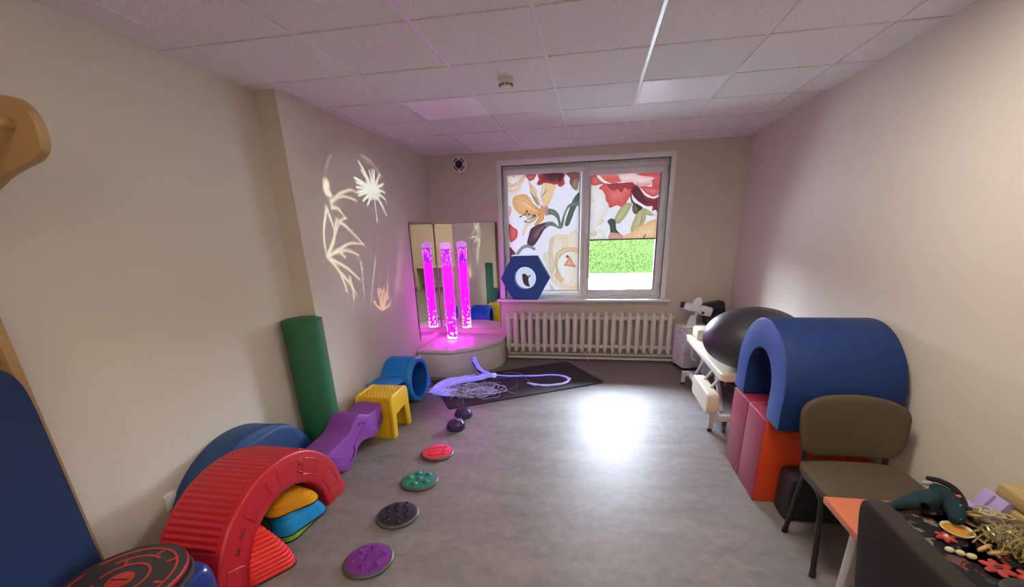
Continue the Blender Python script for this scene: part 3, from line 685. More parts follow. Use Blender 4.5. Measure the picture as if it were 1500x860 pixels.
for k in range(40):
    mb=(m2,m3,m3)[k%3]
    cx=rng.uniform(-1.62,-1.12); cy=rng.uniform(4.22,4.52); rx=rng.uniform(.07,.24); ry=rng.uniform(.06,.19); a0=rng.uniform(0,6); span=rng.uniform(2.2,6.0)
    P=[(cx+rx*math.cos(a0+span*i/9)+.03*i/9, cy+ry*math.sin(a0+span*i/9)+.25*(cx+1.3)*0, .018+.02*rng.random()) for i in range(10)]
    strand(mb,P,.0034,.006,4)
for k in range(26):
    x=rng.uniform(-1.5,-1.25); y=rng.uniform(4.55,4.72); a=rng.uniform(-2.6,-.9); L_=rng.uniform(.25,.6)
    P=[(x,y,.03)]
    for i in range(6):
        a+=rng.gauss(.12,.25); x+=math.cos(a)*L_/6; y+=math.sin(a)*L_/6; P.append((x,y,.016+.02*rng.random()))
    strand(m3,P,.003,.003,4)
for P in ([(-1.17,4.82,.03),(-.95,4.93,.02),(-.86,5.02,.02),(-.98,5.1,.02),(-1.10,5.06,.02)],[(-.80,4.90,.02),(-.72,4.76,.02),(-.62,4.58,.02),(-.50,4.55,.02),(-.44,4.66,.02)],[(-1.03,4.42,.02),(-.92,4.47,.02),(-.84,4.58,.02),(-.87,4.70,.02)],[(-1.82,4.30,.02),(-1.83,4.2,.02),(-1.76,4.16,.02),(-1.70,4.22,.02)]):
    strand(m3,P,.0028,.002,8)
part('looped_strand',m,FIB,t)['kind']='stuff'
part('loose_strand',m2,FIBP,t)['kind']='stuff'
part('fine_strand',m3,FIBW,t)['kind']='stuff'

# ------------------------------------------------------------------ tactile discs and hedgehog domes
def disc(label,loc,rot,col,relief):
    t=thing('tactile_disc',label,'sensory disc',loc,rot,'row of sensory discs on the floor')
    part('rubber_rim',MB().lathe([(.128,0),(.136,.006),(.137,.014),(.130,.021),(.122,.022)],48),GREYRIM,t)
    cm=mat(col[0],col[1],.42)
    part('top_pad',MB().lathe([(.124,.018),(.120,.025),(.10,.029),(.06,.031),(.02,.032),(.001,.032)],48),cm,t)
    relief(t,cm); return t
def rel_star(t,cm):
    for k in range(7):
        x,y=(0,0) if k==0 else (.074*math.cos(R(60*k+15)),.074*math.sin(R(60*k+15)))
        m=MB(); vs=[]
        for i in range(6):
            a=R(60*i+k*37); r=.033 if i%2==0 else .011; vs.append(m.bm.verts.new((x+r*math.cos(a),y+r*math.sin(a),.028)))
        ap=m.bm.verts.new((x,y,.052))
        for i in range(6): m.bm.faces.new((vs[i],vs[(i+1)%6],ap))
        part('raised_star',m,cm,t,smooth=False)
def rel_squiggle(t,cm):
    for k,(x,y) in enumerate(((-.055,.05),(.0,.06),(.06,.055),(-.06,-.04),(-.005,-.02),(.055,-.035),(.0,-.085))):
        m=MB(); P=[(x+.010*math.sin(i*1.25),y-.026+.0087*i,.0325) for i in range(7)]
        m.tube(smooth_path(P,4),.005,8)
        m.sup((P[0][0],P[0][1],.035),(.009,.009,.008),1,1,8,12); m.sup((P[-1][0],P[-1][1],.035),(.008,.008,.007),1,1,8,12)
        part('raised_squiggle',m,cm,t)
def rel_dome(t,cm):
    for k,(x,y) in enumerate(((0,.0),(.067,.035),(-.005,.075),(-.07,.03),(-.04,-.062),(.045,-.058))):
        part('raised_bump',MB().sup((x,y,.029),(.025,.025,.014),1,1,10,20),cm,t)
def rel_brick(t,cm):
    for r in range(4):
        for c in range(4):
            x=-.060+c*.038+(r%2)*.012; y=-.055+r*.036
            if math.hypot(x,y)<.1: part('raised_block',MB().box(x-.016,x+.016,y-.014,y+.014,.026,.038,0,.003),cm,t)
disc('purple sensory disc with raised stars, nearest in the row',(-1.195,1.730,0),.3,('disc_purple',(.16,.025,.24)),rel_star)
disc('black sensory disc with raised squiggles, between the purple and green ones',(-1.210,2.135,0),.5,('disc_black',(.015,.014,.024)),rel_squiggle)
disc('green sensory disc with six round bumps',(-1.222,2.538,0),.4,('disc_green',(.012,.19,.125)),rel_dome)
disc('red sensory disc with a grid of raised blocks, farthest flat disc',(-1.238,2.958,0),.35,('disc_red',(.72,.045,.06)),rel_brick)
DOMEM=mat('dark_purple_gloss',(.060,.028,.135),.28)
def dome(label,loc,rot):
    t=thing('massage_dome',label,'massage half ball',loc,rot,'pair of purple massage domes')
    part('half_ball',MB().lathe([(.080,0),(.086,.010),(.086,.022),(.082,.045),(.068,.070),(.045,.087),(.02,.094),(.001,.0955)],40),DOMEM,t)
    def onp(th,ph,k=1.0):
        z=.014+.082*math.sin(ph); r=.086*math.cos(ph); return Vector((r*math.cos(th),r*math.sin(th),z))*1
    m=MB()
    for cth,cph,ra in ((0,1.35,.026),(.2,.75,.022),(1.5,.75,.022),(2.8,.75,.022),(4.1,.75,.022),(5.3,.75,.022),(.8,.3,.017),(2.1,.3,.017),(3.4,.3,.017),(4.7,.3,.017),(5.9,.3,.017)):
        c=onp(cth,cph); n=Vector((math.cos(cth)*math.cos(cph),math.sin(cth)*math.cos(cph),math.sin(cph))); u=n.orthogonal().normalized(); w=n.cross(u)
        m.tube([c+u*ra*math.cos(a)*(1+.22*math.cos(5*a))+w*ra*math.sin(a)*(1+.22*math.cos(5*a)) for a in [2*PI*i/30 for i in range(30)]],.0042,6,closed=True)
    part('flower_ridges',m,DOMEM,t)
    return t
dome('dark purple knobbly massage dome closer to the red disc',(-1.228,3.445,0),.4)
dome('dark purple knobbly massage dome at the edge of the black mat',(-1.238,3.715,0),1.5)

# ------------------------------------------------------------------ play set along the left wall
# red arch bridge
t=thing('arch_bridge','large red plastic ribbed arch with panels embossed on its side','play arch',(-1.915,1.83,0))
ro,ri=.545,.345; w=.19
n=48
O_=[(ro*math.cos(PI*i/n),ro*math.sin(PI*i/n)) for i in range(n+1)]
I_=[(ri*math.cos(PI*i/n),ri*math.sin(PI*i/n)) for i in range(n+1)]
mm=MB().ring(O_,I_,-w,w,closed=False)
es=[e for e in mm.bm.edges if e.calc_face_angle(0)>R(40)]
bmesh.ops.bevel(mm.bm,geom=es,offset=.014,segments=3,profile=.5,affect='EDGES')
part('arch_body',mm,RED,t,ang=40)
DRED=mat('deep_red_slot',(.16,.006,.010),.5)
nr=340; OO=[];II=[]
for i in range(nr+1):
    a=R(24+124*i/nr); r=ro+.0025+.0032*math.sin(i*2*PI*34/nr)
    OO.append((r*math.cos(a),r*math.sin(a))); II.append(((ro-.01)*math.cos(a),(ro-.01)*math.sin(a)))
part('ribbed_tread',MB().ring(OO,II,-w+.03,w-.035,closed=False),RED,t,ang=50)
rm=(ro+ri)/2
def pocket(a0,a1,rA,rB,name='side_panel',open_=False):
    P=[]
    k=10
    for i in range(k+1): a=R(a0+(a1-a0)*i/k); P.append((w-.001,rB*math.cos(a),rB*math.sin(a)))
    for i in range(k+1): a=R(a1+(a0-a1)*i/k); P.append((w-.001,rA*math.cos(a),rA*math.sin(a)))
    Q=smooth_path(P+[P[0]],3)[:-1]
    part(name,MB().tube(Q,.0055,6,closed=True),RED,t)
for a0,a1 in ((12,32),(48,66),(72,92),(103,126),(158,176)): pocket(a0,a1,rm-.048,rm+.048)
def slotp(a,rA,l=6):
    P=[(w,(rA)*math.cos(R(a-l+2*l*i/8)),(rA)*math.sin(R(a-l+2*l*i/8))) for i in range(9)]
    m=MB().tube(P,.009,8); part('finger_slot',m,DRED,t)
slotp(69,rm+.02,1.2); slotp(69,rm-.03,1.2); slotp(136,rm+.01,3); slotp(147,rm,2.5)
part('connector_tab',MB().box(w-.12,w-.02,ro-.02,ro+.045,.005,.05,0,.01),RED,t)
part('connector_tab',MB().box(w-.12,w-.02,-ro-.012,-ro+.05,.012,.05,0,.01),RED,t)

# purple wave ramp
YAW=-.107
t=thing('wave_ramp','purple plastic wavy ramp sloping up to the yellow step','play ramp',(-1.87,2.45,0),YAW)
topP=[(-.10,.222),(-.02,.229),(.12,.25),(.20,.262),(.245,.274),(.285,.303),(.337,.352),(.375,.370),(.415,.372),(.465,.352),(.50,.330),(.537,.321),(.60,.328),(.712,.355)]
botP=[(.712,.205),(.69,.178),(.655,.145),(.61,.118),(.562,.105),(.50,.118),(.44,.135),(.38,.138),(.335,.118),(.30,.085),(.26,.045),(.22,.015),(.171,.003),(.12,.015),(.07,.05),(.0,.11),(-.10,.15)]
sp=lambda P,n:[(v.x,v.y) for v in smooth_path([(a,b,0) for a,b in P],n)]
T2=sp(topP,4); B2=sp(botP,3)
mm=MB().prism(T2+B2,-.235,0,bev=.008,bev_ang=50)
part('ramp_body',mm,PURPLE,t,ang=50)
m=MB()
T3=sp(topP,24); acc=0; last=None; rowi=0
Ls=[0]
for i in range(1,len(T3)): Ls.append(Ls[-1]+math.hypot(T3[i][0]-T3[i-1][0],T3[i][1]-T3[i-1][1]))
q=0.01
while q<Ls[-1]-.01:
    i=next(k for k in range(len(Ls)) if Ls[k]>=q); a,b=T3[i-1],T3[i]; dx,dz=b[0]-a[0],b[1]-a[1]; l=math.hypot(dx,dz); nx,nz=-dz/l,dx/l
    c=0
    for k in range(15):
        x=-.224+.0152*k+(.0076 if rowi%2 else 0)
        if x>-.012: continue
        s_=.0054; p=(a[0]+b[0])/2,(a[1]+b[1])/2
        vs=[m.bm.verts.new((x+ex*s_,p[0]+ey*s_*dx/l,p[1]+ey*s_*dz/l)) for ex,ey in ((1,0),(0,1),(-1,0),(0,-1))]
        ap=m.bm.verts.new((x,p[0]+nx*.0062,p[1]+nz*.0062))
        for e in range(4): m.bm.faces.new((vs[e],vs[(e+1)%4],ap))
    q+=.0125; rowi+=1
part('studded_surface',m,PURPLE,t,smooth=False)['kind']='stuff'
DPUR=mat('deep_purple_slot',(.10,.02,.17),.6)
def crescent(P,dark=True,r=.006):
    part('side_groove',MB().tube(smooth_path([(.001,a,b) for a,b in P],6),r,8),DPUR if dark else PURPLE,t)
crescent([(.62,.165),(.665,.20),(.685,.25),(.688,.285)]); crescent([(.52,.20),(.575,.168),(.62,.16)],False,.005)
crescent([(.455,.275),(.43,.30),(.39,.305),(.365,.29)],True,.007); crescent([(.30,.165),(.38,.22),(.45,.262)],False,.004)
crescent([(.285,.165),(.28,.115),(.25,.075),(.205,.055)]); crescent([(.10,.085),(.15,.058),(.205,.053)],False,.005)
crescent([(.02,.20),(.10,.15),(.16,.125)],False,.004)

# yellow step
t=thing('play_step','yellow plastic step stool with a studded top','play step',(-1.885,3.355,0))
hx_,hy=.172,.185
side=[(-hy,0),(-hy+.072,0),(-hy+.088,.205),(hy-.10,.225),(hy-.068,0),(hy,0),(hy-.012,.36),(hy-.035,.395),(hy-.07,.402),(-hy+.075,.402),(-hy+.035,.395),(-hy+.008,.36)]
for s_ in (-1,1):
    x0=s_*hx_; part('side_panel',MB().prism(side,min(x0,x0-s_*.034),max(x0,x0-s_*.034),bev=.009,seg=3),YELLOW,t,ang=45)
part('end_panel',MB().prism([(-hy+.006,.002),(-hy+.05,.002),(-hy+.05,.365),(-hy+.02,.365)],-hx_+.02,hx_-.02),YELLOW,t)
part('end_panel',MB().prism([(hy-.05,.002),(hy-.006,.002),(hy-.02,.365),(hy-.05,.365)],-hx_+.02,hx_-.02),YELLOW,t)
part('tread',MB().box(-hx_+.02,hx_-.02,-hy+.022,hy-.02,.345,.388,0,.006),YELLOW,t)
m=MB()
for i in range(9):
    for j in range(11):
        x=-.125+.031*i+(.012 if j%2 else 0); y=-.135+.027*j
        if abs(x)<.135: m.box(x-.009,x+.009,y-.007,y+.007,.386,.393,0,.0025,1)
part('studs',m,YELLOW,t)['kind']='stuff'

# blue barrel tunnel
t=thing('barrel_tunnel','bright blue plastic barrel tunnel beside the yellow step','play tunnel',(-2.005,4.115,0),-.039)
cz,ro,ri=.243,.243,.192; a_=[2*PI*i/64 for i in range(64)]
bx0,bx1=-.165,.169
prof_o=[(bx0,ro),(bx0+.03,ro),(bx1-.03,ro)]
m=MB()
m.lathe([(ri,bx1-.002),(ri+.012,bx1),(ro-.012,bx1),(ro,bx1-.012),(ro,bx1-.045),(ro-.006,bx1-.05),(ro-.006,bx0+.05),(ro,bx0+.045),(ro,bx0+.012),(ro-.012,bx0),(ri+.012,bx0),(ri,bx0+.002)],64,c=(0,0,cz),axis='x',cap=False)
part('barrel_wall',m,BLUEP,t,ang=45)
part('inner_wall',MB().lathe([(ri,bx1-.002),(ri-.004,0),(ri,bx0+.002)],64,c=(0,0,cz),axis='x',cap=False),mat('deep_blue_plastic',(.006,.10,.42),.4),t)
m=MB()
for i in range(18):
    a=R(40+i*9.5); P=[(cz*0+(ro-.007)*math.cos(a+d),(ro-.007)*math.sin(a+d)) for d in (-.05,.05)]+[((ro+.003)*math.cos(a+d),(ro+.003)*math.sin(a+d)) for d in (.035,-.035)]
    m.prism([(p[0],p[1]+cz) for p in P],bx0+.05,bx1-.05)
part('ribs',m,BLUEP,t)
part('coupling_ledge',MB().prism([(-.235,.26),(-.235,.342),(-.245,.352),(-.545,.352),(-.555,.345),(-.555,.30),(-.53,.30),(-.50,.325),(-.30,.32)][::-1],bx0+.02,bx1-.03,bev=.004),BLUEP,t)
part('coupling_tab',MB().box(bx0+.05,bx1-.02,.215,.325,.065,.165,0,.012),BLUEP,t)

# green foam cylinder
t=thing('foam_cylinder','tall dark green foam cylinder standing in the wall recess','foam roll',(-2.197,2.880,0))
part('cover',MB().lathe([(.001,0),(.136,0),(.142,.008),(.143,.03),(.143,1.122),(.141,1.140),(.133,1.148),(.001,1.150)],56),VINYLG,t,ang=50)
part('seam',MB().tube([(.1425*math.cos(2*PI*i/56),.1425*math.sin(2*PI*i/56),1.141) for i in range(56)],.003,6,closed=True),VINYLG,t)

# blue foam half-cylinder
t=thing('foam_half_disc','blue foam half-round cushion leaning against the left wall behind the red arch','foam cushion',(XR0,2.135,0))
hp=[( .552*math.cos(PI*i/40), .552*math.sin(PI*i/40)) for i in range(41)]
m=MB().prism(hp,.004,.205,bev=.006,bev_ang=40)
part('cover',m,VINYLB,t,ang=40)
P=[(.2,.5545*math.cos(PI*i/40),.5545*math.sin(PI*i/40)) for i in range(1,40)]
part('piping',MB().tube(P,.0035,6),VINYLB,t)
m=MB(); m.sup((.205,.05,.30),(.012,.36,.20),.8,.8,12,24); part('end_cap',m,VINYLB,t)

# nested hilltop steps
def hill(name,label,loc,rz,size,h,top,m_,tilt=(0,0),grp='nested ribbed hilltop steps under the red arch'):
    t=thing(name,label,'balance step',loc,rz,grp); t.rotation_euler=(tilt[0],tilt[1],rz)
    def tri(s,k=7):
        P=[]
        for c in range(3):
            a=R(90+120*c); cx,cy=s*.62*math.cos(a),s*.62*math.sin(a)
            for i in range(k+1): q=R(90+120*c-58+116*i/k); P.append((cx+s*.38*math.cos(q),cy+s*.38*math.sin(q)))
        return P
    mb=MB(); n=11; rows=[]
    lv=[]
    for i in range(n):
        f=i/(n-1); s=size+(top-size)*f**1.5; z0=h*.96*i/n+.002; z1=h*.96*(i+1)/n
        ds=(size-top)/n; lv+= [(s,z0),(s,z1-.3*(z1-z0)),(s-.9*ds-.001,z1)]
    lv+=[(top-.012,h)]
    for s,z in lv: rows.append([mb.bm.verts.new((x,y,z)) for x,y in tri(s)])
    L=len(rows[0])
    for a,b in zip(rows,rows[1:]):
        for i in range(L): mb.bm.faces.new((a[i],a[(i+1)%L],b[(i+1)%L],b[i]))
    mb.bm.faces.new(rows[-1]); mb.bm.faces.new(rows[0][::-1])
    part('ribbed_body',mb,m_,t,ang=30)
    part('rubber_rim',MB().prism(tri(size+.004),-.003,.006,axis='z'),RUBBER,t)
    return t
HY=mat('amber_plastic',(.72,.33,.01),.4); HB=mat('azure_plastic',(.01,.27,.60),.4); HG=mat('lime_plastic',(.20,.48,.03),.4); HR=mat('scarlet_plastic',(.74,.025,.02),.4)
hill('hilltop_step','green ribbed hilltop step at the bottom of the stack under the red arch',(-1.862,1.975,.003),R(-33),.20,.035,.188,HG)
hill('hilltop_step','blue ribbed hilltop step in the middle of the stack under the red arch',(-1.845,1.978,.042),R(-44),.19,.105,.125,HB,(R(-3),R(2)))
hill('hilltop_step','orange-yellow ribbed hilltop step on top of the stack under the red arch',(-1.862,1.99,.158),R(-64),.168,.10,.07,HY,(R(-5),R(5)))
hill('hilltop_step','bright red ribbed hilltop step leaning at the near leg of the red arch',(-1.736,1.605,.003),R(-65),.142,.27,.04,HR,(0,0))

# balance board and vinyl cushion at bottom left
t=thing('vinyl_cushion','shiny dark blue vinyl cushion under the round balance board','cushion',(-1.865,1.063,.0))
m=MB().sup((0,0,.196),(.235,.213,.196),.30,.30,28,48)
part('cover',m,GLOSSB,t)
BRD=mat('board_black',(.030,.026,.024),.55,bump=.25,bscale=300); BRED=mat('board_red',(.42,.025,.02),.4)
t=thing('balance_board','round black balance board with red maze lines lying on the blue cushion','balance board',(-1.838,1.040,.396)); t.rotation_euler=(0,0,.2)
part('lower_disc',MB().lathe([(.001,.0),(.205,.0),(.222,.006),(.223,.022),(.216,.028),(.001,.028)],56,c=(.025,-.012,0)),RUBBER,t)
part('board_top',MB().lathe([(.001,.03),(.21,.03),(.218,.034),(.218,.050),(.212,.054),(.001,.054)],56),BRD,t)
part('red_edge',MB().lathe([(.2185,.032),(.2225,.036),(.2225,.048),(.2185,.052)],64,cap=False),BRED,t)
def ringline(r,a0,a1,wd=.006):
    A=[((r+wd)*math.cos(R(a0+(a1-a0)*i/40)),(r+wd)*math.sin(R(a0+(a1-a0)*i/40))) for i in range(41)]; B=[(x*(r-wd)/(r+wd),y*(r-wd)/(r+wd)) for x,y in A]
    return MB().ring(A,B,.0535,.0555,axis='z',closed=False)
for r,a0,a1 in ((.185,-100,150),(.185,165,245),(.095,-60,170),(.095,190,285),(.140,60,135),(.140,200,300)): part('maze_line',ringline(r,a0,a1,.0045),BRED,t,smooth=False)
for a,r in ((75,.165),(40,.165),(-5,.165),(200,.12),(120,.115)):
    part('maze_line',MB().box(r-.018,r+.018,-.006,.006,.0535,.0556,rot=Matrix.Rotation(R(a),4,'Z')),BRED,t,smooth=False)
m=MB().lathe([(.001,.05),(.045,.052),(.047,.057),(.02,.060),(.001,.0605)],32); part('centre_cap',m,BRED,t)
part('centre_slot',MB().box(-.032,.032,-.003,.003,.0595,.0612),BLACK,t,smooth=False)

# socket plate, wall bars, hanging mat
t=thing('wall_socket','white wall socket plate half hidden behind the blue foam cushion','socket',(XR0,1.68,.335))
part('plate',MB().box(0,.012,-.034,.034,-.048,.048,0,.004),WHITEP,t)
part('insert',MB().box(.011,.0145,-.022,.022,-.022,.022,0,.002),WHITEP,t)
WOOD=mat('varnished_pine',(.40,.245,.10),.42,var=.22,vscale=9)
t=thing('wall_bars','varnished wooden wall bars with a projecting pull-up arm at the left edge','wall bars',(XR0,.815,0))
for y in (.415,-.415): part('upright',MB().box(.003,.105,y-.018,y+.018,.0,2.30,0,.006),WOOD,t)
for k in range(14): part('rung',MB().cyl((.062,-.40,.16+k*.145),(.062,.40,.16+k*.145),.017,14),WOOD,t)
armP=[(.06,2.29),(.30,2.235),(.44,2.19),(.535,2.176),(.575,2.149),(.597,2.108),(.597,2.062),(.585,2.025),(.54,1.996),(.475,1.979),(.40,1.956),(.346,1.933),(.26,1.88),(.12,1.74),(.06,1.66)]
AP=sp(armP,4)
for y in (.437,-.437): part('pull_up_arm',MB().prism([(a,b) for a,b in AP],y-.017,y+.017,axis='y',bev=.005),WOOD,t)
part('pull_up_bar',MB().cyl((.51,-.47,2.10),(.51,.422,2.10),.019,18),WOOD,t)
NAVY=mat('navy_cloth_mat',(.006,.025,.10),.8,bump=.2,bscale=160)
t=thing('hanging_mat','dark blue gym mat hung upright on the wooden wall bars','gym mat',(XR0+.12,.765,.10))
part('cover',MB().sup((.006,0,.60),(.036,.445,.62),.22,.16,24,60),NAVY,t)
for y in (-.25,.25): part('hanging_strap',MB().tube(smooth_path([(.02,y,1.19),(.0,y,1.26),(-.058,y,1.265),(-.085,y,1.24),(-.06,y,1.20),(.0,y,1.18)],6),.008,8),NAVY,t)
# ------------------------------------------------------------------ right side: drawers, instrument, couch
ENAM=mat('drawer_white',(.78,.80,.84),.4)
t=thing('drawer_unit','small white three-drawer pedestal in the corner by the radiator','drawer unit',(1.333,5.555,0),R(17))
part('carcass',MB().box(-.225,.19,-.148,.148,.05,.535,0,.003),ENAM,t)
part('top_panel',MB().box(-.245,.195,-.152,.152,.537,.556,0,.003),ENAM,t)
for k in range(3):
    z0=.058+k*.158
    d=part('drawer',MB().box(-.246,-.227,-.146,.146,z0,z0+.152,0,.004),ENAM,t)
    m=MB(); A=[(.055*math.cos(R(180+180*i/12)),.030*math.sin(R(180+180*i/12))) for i in range(13)]
    m.prism([(a,b+z0+.125) for a,b in A],-.2468,-.2455,axis='x'); part('finger_pull',m,SILVER,d,smooth=False)
for sx in (-.19,.16):
    for sy in (-.12,.12): part('castor',MB().cyl((sx,sy-.01,.026),(sx,sy+.01,.026),.026,16),BLACK,t)

t=thing('examination_scope','white optical instrument with black eyepiece and oval shield on the drawer unit','medical instrument',(1.215,5.47,.557),R(-10))
part('base_plate',MB().box(-.09,.09,-.07,.07,0,.02,0,.008),WHITEP,t)
part('stand',MB().prism([(-.06,.018),(.06,.018),(.05,.12),(.075,.19),(.02,.19),(-.02,.13)],-.03,.03,axis='y',bev=.01),WHITEP,t)
part('optical_head',MB().sup((.045,0,.235),(.15,.05,.045),.4,.4,16,32,M=Matrix.Rotation(R(12),3,'Y')),WHITEP,t)
part('rear_housing',MB().sup((.15,.0,.205),(.075,.055,.055),.35,.35,16,32,M=Matrix.Rotation(R(12),3,'Y')),WHITEP,t)
part('eyepiece',MB().lathe([(.034,-.145),(.036,-.10),(.024,-.09),(.022,-.05)],24,c=(0,0,.275),axis='x'),BLACK,t)
part('eyepiece_lens',MB().lathe([(.02,-.146),(.001,-.147)],20,c=(0,0,.275),axis='x'),CHROME,t)
part('oval_shield',MB().sup((.045,-.052,.30),(.052,.010,.078),1,1,14,28,M=Matrix.Rotation(R(16),3,'Y')),mat('shield_white',(.82,.86,.95),.18),t)
part('adjusting_knob',MB().cyl((.12,-.07,.19),(.12,-.03,.19),.016,18),BLACK,t)
part('adjusting_knob',MB().cyl((.015,-.075,.175),(.015,-.03,.175),.010,16),BLACK,t)

BLKV=mat('black_vinyl',(.020,.021,.025),.42,bump=.15,bscale=40)
for (x,y,z,rx,rz,lab,ax) in ((1.52,5.69,.70,R(-10),R(10),'dark grey padded bolster leaning on its side behind the white instrument',(.13,.075,.14)),(1.56,5.515,.642,R(0),R(-6),'long black padded bolster lying in front of the other one on the drawers',(.165,.06,.07))):
    t=thing('padded_bolster',lab,'bolster',(x,y,z),rz,'black bolsters on the drawer unit')
    part('cover',MB().sup((0,0,0),ax,.3,.3,16,36,M=Matrix.Rotation(rx if rx else R(-14),3,'Y')),BLKV,t)
    part('seam',MB().tube([(ax[0]*.9*math.cos(a),ax[1]*.99*math.sin(a),0) for a in [2*PI*i/30 for i in range(30)]],.003,6,closed=True),BLKV,t)

BEIGE=mat('beige_vinyl',(.66,.57,.45),.42,bump=.04,bscale=120)
FRAMEW=mat('frame_grey_white',(.62,.64,.68),.3)
t=thing('treatment_couch','beige padded treatment couch on a white metal frame by the right wall','couch',(1.375,4.30,0))
part('top_pad',MB().sup((-.0,0,.535),(.300,.74,.036),.16,.07,18,72),BEIGE,t)
part('under_tray',MB().box(-.25,.25,-.68,.66,.478,.50,0,.004),FRAMEW,t)
for x in (-.245,.245):
    part('base_rail',MB().box(x-.022,x+.022,-.62,.60,.120,.155,0,.004),FRAMEW,t)
for y in (-.64,.60):
    part('cross_foot',MB().box(-.33,.30,y-.025,y+.025,.105,.158,0,.004),FRAMEW,t)
    for x in (-.31,.28):
        l=part('leg',MB().box(x-.02,x+.02,y-.022,y+.022,.03,.13,0,.003),FRAMEW,t)
        part('rubber_foot',MB().cyl((x,y,0),(x,y,.032),.021,16),BLACK,l)
for y in (-.60,.56):
    for x in (-.20,):
        part('castor',MB().cyl((x-.012,y-.05,.034),(x+.012,y-.05,.034),.034,20).box(x-.02,x+.02,y-.07,y-.02,.055,.108),GREYRIM,t)
for x in (-.20,.20):
    part('lifting_arm',MB().tube([(x,.50,.15),(x,.10,.485)],.020,12),FRAMEW,t)
    part('lifting_arm',MB().tube([(x,-.55,.15),(x,-.20,.485)],.020,12),FRAMEW,t)
part('actuator',MB().tube([(-.02,.35,.16),(-.02,-.15,.47)],.028,14),SILVER,t)
part('motor_cover',MB().box(-.15,.22,.38,.58,.17,.46,0,.015),SILVER,t)
part('cable_loop',MB().tube(smooth_path([(-.20,.60,.46),(-.235,.615,.40),(-.235,.615,.32),(-.20,.60,.29)],6),.008,8),WHITEP,t)
part('side_rest',MB().sup((-.355,-.52,.315),(.050,.285,.092),.25,.14,20,56),BEIGE,t)
for y in (-.62,-.40): part('rest_bracket',MB().tube([(-.34,y,.40),(-.27,y,.50)],.012,10),FRAMEW,t)
part('frame_handle',MB().box(-.24,.2,-.69,-.66,.44,.475,0,.004),BLACK,t)
t=thing('beige_bolster','beige box-shaped cushion lying at the far end of the couch','cushion',(1.335,4.84,.571))
part('cover',MB().sup((0,0,.058),(.21,.13,.058),.2,.14,16,48),BEIGE,t)

BALLM=mat('dark_ball_vinyl',(.040,.040,.050),.42,bump=.02,bscale=50)
t=thing('exercise_ball','large oval dark grey exercise ball lying on the beige couch','exercise ball',(1.338,3.745,.571+.262))
m=MB().sup((0,0,0),(.395,.345,.262),1,1,32,64)
part('ball_skin',m,BALLM,t)
for k in range(-5,6):
    if k==0: continue
    xx=.032*k+.0; rr=math.sqrt(1-(xx/.395)**2)
    pass
part('valve_plug',MB().lathe([(.012,.004),(.012,-.001),(.004,-.002)],16,c=(0,-.3455,0),axis='y'),BLACK,t)

MAG=mat('magenta_vinyl',(.27,.018,.050),.5,bump=.06,bscale=50); ORG=mat('orange_vinyl',(.62,.055,.010),.5,bump=.05,bscale=60)
def block(label,y0,y1):
    t=thing('foam_block',label,'foam block',(1.40,(y0+y1)/2,0),0,'magenta and orange foam blocks')
    h=(y1-y0)/2; x0,x1=-.32,.315
    m=MB(); m.box(x0,x1,-h,h,0,.585,0,.010,3)
    m.bm.normal_update()
    for f in m.bm.faces:
        n=f.normal
        f.material_index = 1 if abs(n.y)>.7 else 0
    part('cover',m,[MAG,ORG],t)
    m=MB()
    for x in (x0+.003,):
        m.tube([(x,a,b) for a,b in rrect(2*h-.008,.577,.01,3,0,.2925)],.0035,6,closed=True)
    part('piping',m,MAG,t)
    return t
block('magenta and orange foam block nearer the chair, under the blue arch',2.612,2.917)
b2=block('magenta and orange foam block farther from the chair, next to the couch',2.923,3.228)
z=MB(); z.box(-.329,-.324,-.150,-.140,.035,.075,0,.002); z.tube([(-.327,-.145+.008*math.cos(a),.03+.012*math.sin(a)) for a in [2*PI*i/14 for i in range(14)]],.002,5,closed=True)
part('zip_puller',z,CHROME,b2)
# blue foam tunnel arch
t=thing('foam_arch','large blue foam tunnel arch lying on the foam blocks','foam arch',(1.09,2.865,.587))
n=32; ro,ri,zc=.408,.213,.180
O_=[(ro,0)]+[(ro*math.cos(PI*i/n),zc+ro*math.sin(PI*i/n)) for i in range(n+1)]+[(-ro,0)]
I_=[(ri,0)]+[(ri*math.cos(PI*i/n),zc+ri*math.sin(PI*i/n)) for i in range(n+1)]+[(-ri,0)]
m=MB().ring(O_,I_,0,.615,closed=False)
es=[e for e in m.bm.edges if e.calc_face_angle(0)>R(40)]
bmesh.ops.bevel(m.bm,geom=es,offset=.010,segments=3,profile=.5,affect='EDGES')
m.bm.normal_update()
for f in m.bm.faces: f.material_index = 1 if f.normal.x<-.8 else 0  # end face lighter, rest darker: side light put into the blues
part('cover',m,[mat('arch_vinyl_shaded',(.006,.028,.125),.55,spec=.3,bump=.1,bscale=260),mat('arch_vinyl_lit',(.018,.095,.38),.5,bump=.08,bscale=70)],t,ang=40)
part('piping',MB().tube([(.004,(ro-.003)*math.cos(PI*i/n),zc+(ro-.003)*math.sin(PI*i/n)) for i in range(n+1)],.003,6),VINYLB,t)

t=thing('black_block','low black padded block behind the chair legs in front of the orange block','foam block',(1.45,2.50,0))
part('cover',MB().sup((0,0,.15),(.25,.085,.148),.14,.12,16,48),mat('black_padded',(.018,.017,.02),.6),t)

